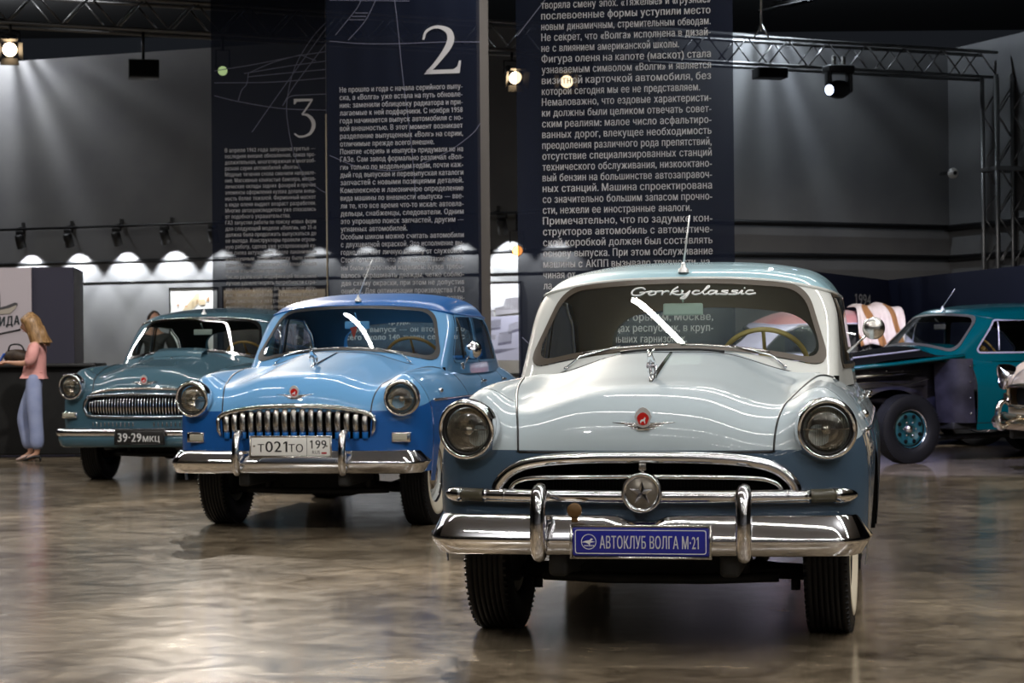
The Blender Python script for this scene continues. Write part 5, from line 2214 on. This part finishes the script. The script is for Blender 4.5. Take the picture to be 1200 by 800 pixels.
def head_mesh(parent, c, face, m, sc=1.0, tilt=.12):
    """head with brow, nose, mouth, chin and ears looking along 'face' (plan angle)"""
    V, F = [], []
    n, k = 28, 20
    for i in range(k + 1):
        t = PI * i / k
        for j in range(n):
            a = 2 * PI * j / n
            x, y, z = math.sin(t) * math.cos(a), math.sin(t) * math.sin(a), math.cos(t)
            # x forward
            X, Y_, Z = .098 * x, .076 * y, .122 * z
            if z < 0:
                X *= 1 - .10 * (-z) if x > 0 else 1 - .45 * (-z)
                Y_ *= 1 - .38 * (-z) ** 1.5
            if x > 0:
                X += .026 * math.exp(-((y / .16) ** 2) - ((z + .16) / .17) ** 2) * x      # nose
                X += .008 * math.exp(-((y / .3) ** 2) - ((z + .52) / .08) ** 2) * x        # lips
                X += .010 * math.exp(-((y / .35) ** 2) - ((z + .84) / .14) ** 2) * x       # chin
                X -= .010 * (math.exp(-(((y - .38) / .16) ** 2) - ((z - .06) / .10) ** 2) + math.exp(-(((y + .38) / .16) ** 2) - ((z - .06) / .10) ** 2)) * x
            V.append((X * sc, Y_ * sc, Z * sc))
    for i in range(k):
        for j in range(n):
            F.append((i * n + j, (i + 1) * n + j, (i + 1) * n + (j + 1) % n, i * n + (j + 1) % n))
    R_ = Matrix.Rotation(face, 3, 'Z') @ Matrix.Rotation(tilt, 3, 'Y')
    mb = MB().add([R_ @ Vector(v) + Vector(c) for v in V], F)
    for s_ in (-1, 1):
        e = R_ @ Vector((-.005, s_ * .076 * sc, -.005)) + Vector(c)
        mb.ball(e, (.016, .016, .03), 10, 8)
    o = mb.build('head', m, parent)
    ey = MB()
    for s_ in (-1, 1):
        ey.ball(R_ @ Vector((.083 * sc, s_ * .030 * sc, .008)) + Vector(c), .011, 10, 8)
    ey.build('eye', M['ink'], o)
    MB().ball(R_ @ Vector((.092 * sc, 0, -.062 * sc)) + Vector(c), (.010, .022, .006), 10, 6).build('mouth', M['lip'], o)
    return o, R_


# the woman at the counter: seen from her side, looking along -x
WY = 23.95
wb = at(38, 538, WY)
wm = empty('person', (wb.x, wb.y, 0), 0, 'woman in pink blouse and pale blue trousers holding a phone at the counter', 'person')
n_ = [(.03, 0, .95, .10)]
e_ = []
ch = chain(n_, e_, 0, [(.03, 0, 1.06, .085), (.05, 0, 1.18, .09), (.065, 0, 1.29, .085)])
nk = chain(n_, e_, ch, [(.055, 0, 1.355, .052), (.028, 0, 1.42, .048), (.005, 0, 1.48, .06)])
for sy in (-1, 1):
    w_ = chain(n_, e_, ch, [(.065, sy * .16, 1.29, .050), (.06, sy * .185, 1.19, .043), (.045, sy * .185, 1.10, .036), (-.09, sy * .15, 1.085, .031), (-.215, sy * .085, 1.095, .024)])
    hand(n_, e_, w_, (-1, -sy * .25, .05), (0, 0, 1), (0, -sy * .9, .4), .8)
for sy, kx, ax in ((-1, .06, .075), (1, -.115, -.035)):
    f_ = chain(n_, e_, 0, [(.03, sy * .085, .88, .085), (.03 + (kx - .03) * .5, sy * .09, .68, .070), (kx, sy * .09, .47, .052), ((kx + ax) / 2, sy * .09, .28, .045), (ax, sy * .09, .095, .034)])
    chain(n_, e_, f_, [(ax - .05, sy * .09, .05, .032), (ax - .12, sy * .09, .028, .024)])
skin_obj('body', n_, e_, M['skin'], wm)
hd, hr = head_mesh(wm, (-.012, 0, 1.522), PI, M['skin'], 1.0, .22)
# blouse with half sleeves
n_ = [(.03, 0, 1.05, .132)]
e_ = []
ch = chain(n_, e_, 0, [(.05, 0, 1.17, .136), (.068, 0, 1.28, .125), (.060, 0, 1.35, .075)])
chain(n_, e_, 0, [(.028, 0, .99, .110)])
for sy in (-1, 1):
    chain(n_, e_, 2, [(.068, sy * .16, 1.285, .068), (.062, sy * .198, 1.19, .072), (.045, sy * .200, 1.105, .066), (-.03, sy * .185, 1.092, .056)])
skin_obj('blouse', n_, e_, M['blouse'], wm)
n_ = [(.035, 0, .95, .150)]
e_ = []
chain(n_, e_, 0, [(.03, 0, 1.045, .118)])
for sy, kx, ax in ((-1, .06, .085), (1, -.115, -.030)):
    chain(n_, e_, 0, [(.035, sy * .085, .86, .105), (.03 + (kx - .03) * .5, sy * .092, .68, .098), (kx, sy * .095, .47, .086), ((kx + ax) / 2, sy * .095, .28, .086), (ax - .01, sy * .095, .115, .088)])
skin_obj('trousers', n_, e_, M['trousers'], wm)
# shoulder-length wavy hair
hb = MB()
rows = []
for i in range(15):
    t = i / 14
    z = 1.655 - .34 * t
    r = .113 * math.sin(min(1, t * 2.6 + .12) * PI / 2) * (1 + .25 * max(0, t - .45))
    row = []
    for j in range(33):
        a = 2 * PI * j / 32
        cx_ = -.008 + .135 * max(0, t - .30)
        wv = 1 + .06 * math.sin(9 * a + 6 * t) * t + .03 * math.sin(17 * a - 9 * t)
        front = math.cos(a - PI)          # 1 towards the face
        rr = r * wv * (1 - .34 * max(0, front) ** 2 * min(1, max(0, (t - .22) * 3)))
        row.append((cx_ + rr * 1.05 * math.cos(a), rr * .98 * math.sin(a), z))
    rows.append(row)
hb.grid(rows)
for k in range(26):
    a = -2.2 + 4.4 * k / 25
    x, y = .055 + .105 * math.cos(a), .10 * math.sin(a)
    hb.tube([(x * .8, y * .8, 1.50), (x, y, 1.41), (x + .03, y * 1.05, 1.35), (x + .035 + .012 * math.sin(k), y * .95, 1.29 + .02 * math.sin(2.3 * k))], [.014, .018, .015, .004], 6)
hb.build('hair', M['hair_blond'], wm)
for sy, ax in ((-1, .075), (1, -.035)):
    s_ = MB()
    rows = []
    for i, (x, wd, zt_) in enumerate(((ax + .035, .030, .075), (ax - .02, .038, .085), (ax - .08, .045, .060), (ax - .13, .038, .040), (ax - .165, .012, .022))):
        zb_ = .045 - .012 * i if i < 3 else .006
        rows.append([(x, sy * .09 + wd * math.cos(q), zb_ + (zt_ - zb_) * .5 * (1 + math.sin(q))) for q in np.linspace(0, 2 * PI, 15)])
    s_.grid(rows)
    s_.tube([(ax + .03, sy * .09, .055), (ax + .035, sy * .09, .0)], [.016, .010], 8)
    s_.build('shoe', M['black'] if sy < 0 else mat('pale_shoe', (.45, .33, .30), .6), wm)
ph = at(2, 416, WY)
o = MB().box((0, 0, 0), (.018, .075, .145), .006, Matrix.Rotation(.5, 3, 'Y')).build('phone_body', mat('blue_phone_case', (.03, .10, .40), .4))
o.name = 'mobile_phone'
o.location = (wb.x - .335, wb.y, 1.135)
tag(o, 'blue mobile phone held in the hands of the woman in pink', 'phone')

# the man behind the slate blue car: only his head and shoulder show
mp = at(181, 420, 27.6)
mn = empty('person', (mp.x, mp.y, 0), 0, 'person with dark hair and dark jacket behind the slate blue car', 'person')
n_ = [(0, 0, .98, (.13, .17))]
e_ = []
ch = chain(n_, e_, 0, [(0, 0, 1.12, (.11, .16)), (0, 0, 1.28, (.11, .17)), (0, 0, 1.40, (.09, .17))])
chain(n_, e_, ch, [(0, 0, 1.48, .055), (0, -.01, 1.56, .055)])
for sy in (-1, 1):
    w_ = chain(n_, e_, ch, [(sy * .18, 0, 1.39, .06), (sy * .23, .02, 1.25, .052), (sy * .25, .0, 1.12, .045), (sy * .23, -.08, .98, .036), (sy * .22, -.12, .88, .026)])
    hand(n_, e_, w_, (0, -.3, -1), (sy, 0, 0), (0, -1, .1), .5)
for sy in (-1, 1):
    f_ = chain(n_, e_, 0, [(sy * .10, 0, .90, .095), (sy * .10, -.01, .70, .08), (sy * .10, -.01, .50, .058), (sy * .10, .0, .30, .05), (sy * .10, .02, .10, .038)])
    chain(n_, e_, f_, [(sy * .10, -.08, .04, .035), (sy * .11, -.15, .03, .025)])
skin_obj('body', n_, e_, M['skin'], mn)
head_mesh(mn, (0, -.015, 1.595), -PI / 2 + .5, M['skin'], .98, .1)
n_ = [(0, 0, 1.0, (.15, .19))]
e_ = []
ch = chain(n_, e_, 0, [(0, 0, 1.14, (.135, .185)), (0, 0, 1.28, (.13, .19)), (0, 0, 1.40, (.105, .18)), (0, 0, 1.465, .075)])
chain(n_, e_, 0, [(0, 0, .88, (.15, .19))])
for sy in (-1, 1):
    chain(n_, e_, 3, [(sy * .18, 0, 1.39, .075), (sy * .235, .02, 1.25, .066), (sy * .255, .0, 1.12, .06), (sy * .235, -.08, .97, .05), (sy * .225, -.11, .91, .045)])
skin_obj('jacket', n_, e_, M['jacket'], mn)
n_ = [(0, 0, .93, (.14, .17))]
e_ = []
for sy in (-1, 1):
    chain(n_, e_, 0, [(sy * .10, 0, .84, .11), (sy * .10, -.01, .50, .08), (sy * .10, .0, .10, .07)])
skin_obj('trousers', n_, e_, M['ink'], mn)
hb = MB()
rows = []
for i in range(10):
    t = i / 9
    rows.append([(.088 * math.sin(.12 + t * 1.9) * math.cos(a) , -.005 + .108 * math.sin(.12 + t * 1.9) * math.sin(a) * (1 - .35 * t * max(0, -math.sin(a))), 1.595 + .128 * math.cos(.12 + t * 1.75) + .004 * math.sin(11 * a)) for a in np.linspace(0, 2 * PI, 29)])
hb.grid(rows)
hb.build('hair', M['hair_dark'], mn)
for sy in (-1, 1):
    MB().ball((sy * .105, -.07, .04), (.048, .13, .042), 14, 8).build('shoe', M['black'], mn)
# ------------------------------------------------------------------ the cars further back
M['teal_paint'] = mat('teal_paint', (.0, .085, .095), .25, 0, .6)
M['trim'] = mat('bright_window_trim', (.75, .73, .85), .35, .5)
M['bay_black'] = noisy('engine_bay_black', (.012, .011, .016), (.035, .032, .045), 5, .35, bump=.2)
car4 = make_car('stripped_car', 3.71, 22.64, 1.13, dict(
    paint=M['teal_paint'], roof=M['teal_paint'], frame=M['teal_paint'], liner=M['liner_dark'], gasket=mat('aged_steel', (.45, .43, .38), .3, .8),
    gasket2=M['trim'], gutter=M['teal_paint'], bar=M['trim'], grille_outline=None, rim=mat('dull_teal_rim', (.01, .075, .085), .4), hubcap=False, whitewall=False, steer=M['tan'],
    stripped=True, wipers=False, spear=False, antenna=(.22, .0, .22), mirror_back=M['liner_dark']),
    'teal saloon stripped of its front wings with a bare engine bay')
bay = M['bay_black']
for sg in (1, -1):
    iw = MB()
    rows = []
    for y in np.linspace(-.72, .62, 24):
        hump = max(0, 1 - ((y - .0) / .44) ** 2) ** .5
        rows.append([(sg * (.38 + .10 * hump * k_), y, z) for z, k_ in ((.42 + .33 * hump, 1), (.62 + .18 * hump, .8), (.80 + .04 * hump, .4), (.93, .0), (.98 + .05 * y, .05), (1.0 + .05 * y, .35))])
    iw.grid(rows)
    iw.build('inner_wing', bay, car4)
    rr = MB()
    rr.tube([(sg * .60, -.70, .97), (sg * .62, -.1, 1.01), (sg * .68, .40, 1.06), (sg * .74, .70, 1.09)], .022, 8, sx=1.6)
    rr.build('wing_rail', M['teal_paint'], car4)
    cp = MB()
    rows = []
    for y, x_ in ((.47, .55), (.50, .66), (.54, .76), (.62, .82), (.735, .855)):
        rows.append([(sg * (x_ - .04 * abs(z - .7)), y + .10 * max(0, .75 - z), z) for z in np.linspace(.40, 1.06, 10)])
    cp.grid(rows)
    cp.build('cowl_side_panel', bay, car4)
    bl = MB()
    for z in (.50, .66, .82, .98):
        bl.ball((sg * .845, .70, z), .010, 8, 6)
    for y in (-.5, -.3, -.1, .1, .3):
        bl.ball((sg * .505, y, .94), .010, 8, 6)
    bl.build('panel_bolt', M['chrome_dull'], car4)
    ws_ = MB()
    ws_.tube([(sg * .50, -.6, .88), (sg * .53, -.2, .90), (sg * .52, .30, .92)], .018, 8)
    ws_.tube(crv([(sg * .52, -.62, .80), (sg * .56, -.3, .83), (sg * .54, .1, .80), (sg * .52, .45, .86)], 5), .008, 6)
    ws_.build('wiring_loom', M['chrome_dull'], car4)
    ar = MB()
    ar.tube([(sg * .40, -.05, .62), (sg * .63, 0, .56)], .026, 8)
    ar.tube([(sg * .45, .0, .60), (sg * .50, .0, .30)], .045, 10)
    ar.tube([(sg * .40, .15, .40), (sg * .62, .03, .28)], .026, 8)
    ar.build('suspension_arm', M['chrome_dull'], car4)
hs = MB()  # highlight along the hood built in as a bright tube
hs.tube([(.26 + .1 * (y + .6), y, top_z(.26 + .1 * (y + .6), y) + .006) for y in np.linspace(-.55, .42, 16)], .010, 6)
hs.build('hood_edge_glint', M['trim'], car4)
en = MB()
en.box((0, -.05, .66), (.36, .80, .36), .04)
en.box((0, -.05, .88), (.22, .62, .10), .03)
en.ball((.02, -.02, 1.0), (.13, .13, .07), 18, 8)
en.tube([(.22, -.3, .74), (.30, -.25, .66), (.30, .2, .60)], .035, 8)
en.build('engine', bay, car4)
rd = MB().box((0, -.62, .74), (.72, .08, .44), .02)
rd.box((0, -.70, .46), (1.2, .08, .10), .02)
rd.tube([(.22, -.60, .90), (.18, -.45, .95), (.1, -.35, .92)], .024, 8)
rd.build('radiator', bay, car4)

M['pale_lilac_paint'] = mat('pale_lilac_paint', (.48, .46, .62), .35, 0, .3)
M['pink_paint'] = noisy('faded_pink_paint', (.46, .20, .22), (.52, .26, .26), 4, .4)
car5 = make_car('worn_car', 5.60, 26.4, -1.50, dict(
    paint=M['pale_lilac_paint'], roof=M['pink_paint'], frame=M['pale_lilac_paint'], liner=M['liner_dark'], gasket=M['gasket_black'], gutter=M['pale_lilac_paint'],
    grille_outline=None, rim=M['black'], hubcap=True, whitewall=False, steer=M['ink'], wipers=False, spear=False),
    'worn pale lilac car with faded pink roof under a draped cloth')

# the cloth lying over the roof edge of the worn car
cl = at(1032, 380, 25.7)
prof = [(.42, 1.672), (.25, 1.672), (.0, 1.665), (-.16, 1.635), (-.28, 1.545), (-.35, 1.42), (-.40, 1.30), (-.43, 1.185)]
pr = crv([(a, b, 0) for a, b in prof], 4)
rows = []
for i, p in enumerate(pr):
    t = i / (len(pr) - 1)
    row = []
    for u in np.linspace(0, 1, 60):
        fold = .030 * t * math.sin(u * 19 + 1.2 * math.sin(3 * t)) + .016 * math.sin(u * 41 + 2 * t) * t
        x = (u - .5) * (.58 - .06 * t) + .015 * math.sin(6 * t + 4 * u)
        lift = .030 * math.sin(PI * u) * (1 - t) + .02 * math.sin(u * 13) * (1 - t) - .10 * max(0, abs(u - .45) - .3) ** 1.2 * (1 - t)
        row.append((x, p.x - fold - .02, p.y + .004 + lift + (.03 * math.sin(u * 7) if t > .95 else 0)))
    rows.append(row)
cloth = MB().grid(rows).build('draped_cloth', None)
cloth.location = (cl.x, 26.4 - .40, 0)
mm = noisy('stained_pale_cloth', (.62, .52, .50), (.70, .62, .60), 6, .9)
nt = mm.node_tree
wv = nd(mm, 'ShaderNodeTexWave', wave_type='BANDS', bands_direction='X')
wv.inputs['Scale'].default_value = 1.15
wv.inputs['Distortion'].default_value = 7.5
wv.inputs['Detail'].default_value = 1
tc = nd(mm, 'ShaderNodeTexCoord')
lk(mm, tc.outputs['Object'], wv.inputs['Vector'])
rp = nd(mm, 'ShaderNodeValToRGB')
rp.color_ramp.elements[0].position, rp.color_ramp.elements[0].color = .72, (0, 0, 0, 1)
rp.color_ramp.elements[1].position, rp.color_ramp.elements[1].color = .82, (1, 1, 1, 1)
lk(mm, wv.outputs[0], rp.inputs[0])
mx = nd(mm, 'ShaderNodeMix', data_type='RGBA')
mx.inputs[7].default_value = (.30, .14, .05, 1)
b = nt.nodes['Principled BSDF']
src = b.inputs['Base Color'].links[0].from_socket
lk(mm, rp.outputs[0], mx.inputs[0])
lk(mm, src, mx.inputs[6])
lk(mm, mx.outputs[2], b.inputs['Base Color'])
cloth.data.materials.append(mm)
md = cloth.modifiers.new('thickness', 'SOLIDIFY')
md.thickness = .006
tag(cloth, 'crumpled pale cloth with brown streaks draped over the worn lilac car', 'cloth')

# the cream car whose nose enters the frame in front of the teal one
M['cream_paint'] = mat('cream_paint', (.62, .50, .33), .25, 0, .6)
M['gold_chrome'] = mat('warm_chrome', (.80, .68, .48), .12, 1.0)
car6 = make_car('saloon_car', 5.60, 20.3, 1.42, dict(
    paint=M['cream_paint'], roof=M['cream_paint'], frame=M['cream_paint'], liner=M['liner_dark'], gasket=M['chrome'], gutter=M['chrome'],
    grille_outline=G3, rim=M['cream_paint'], whitewall=False, steer=M['tan']),
    'cream car whose chrome bumper and headlight enter the frame beside the teal car')
b6 = bumper(car6, SECT2, PATH1, M['gold_chrome'])
for sg in (1, -1):
    overrider(b6, sg, .36, .405, .665, -.945, .028)
    q = MB()
    y = front_y(.70, .632) - .012
    q.box((sg * .72, y + .012, .70), (.16, .06, .075), .010, Matrix.Rotation(sg * .2, 3, 'Z'))
    q.build('turn_signal', M['gold_chrome'], car6)
MB().box((.80, -.86, .40), (.05, .05, .20), .008).build('bumper_hook', M['gold_chrome'], b6)
g = MB()
loop_skin(g, [(-.50, .620), (0, .608), (.50, .620), (.568, .655), (.588, .71), (.562, .775), (.49, .806), (0, .822), (-.49, .806), (-.562, .775), (-.588, .71), (-.568, .655)], .012, .018)
g.build('grille_surround', M['gold_chrome'], car6)
bpy.data.objects.remove(_txt_o)
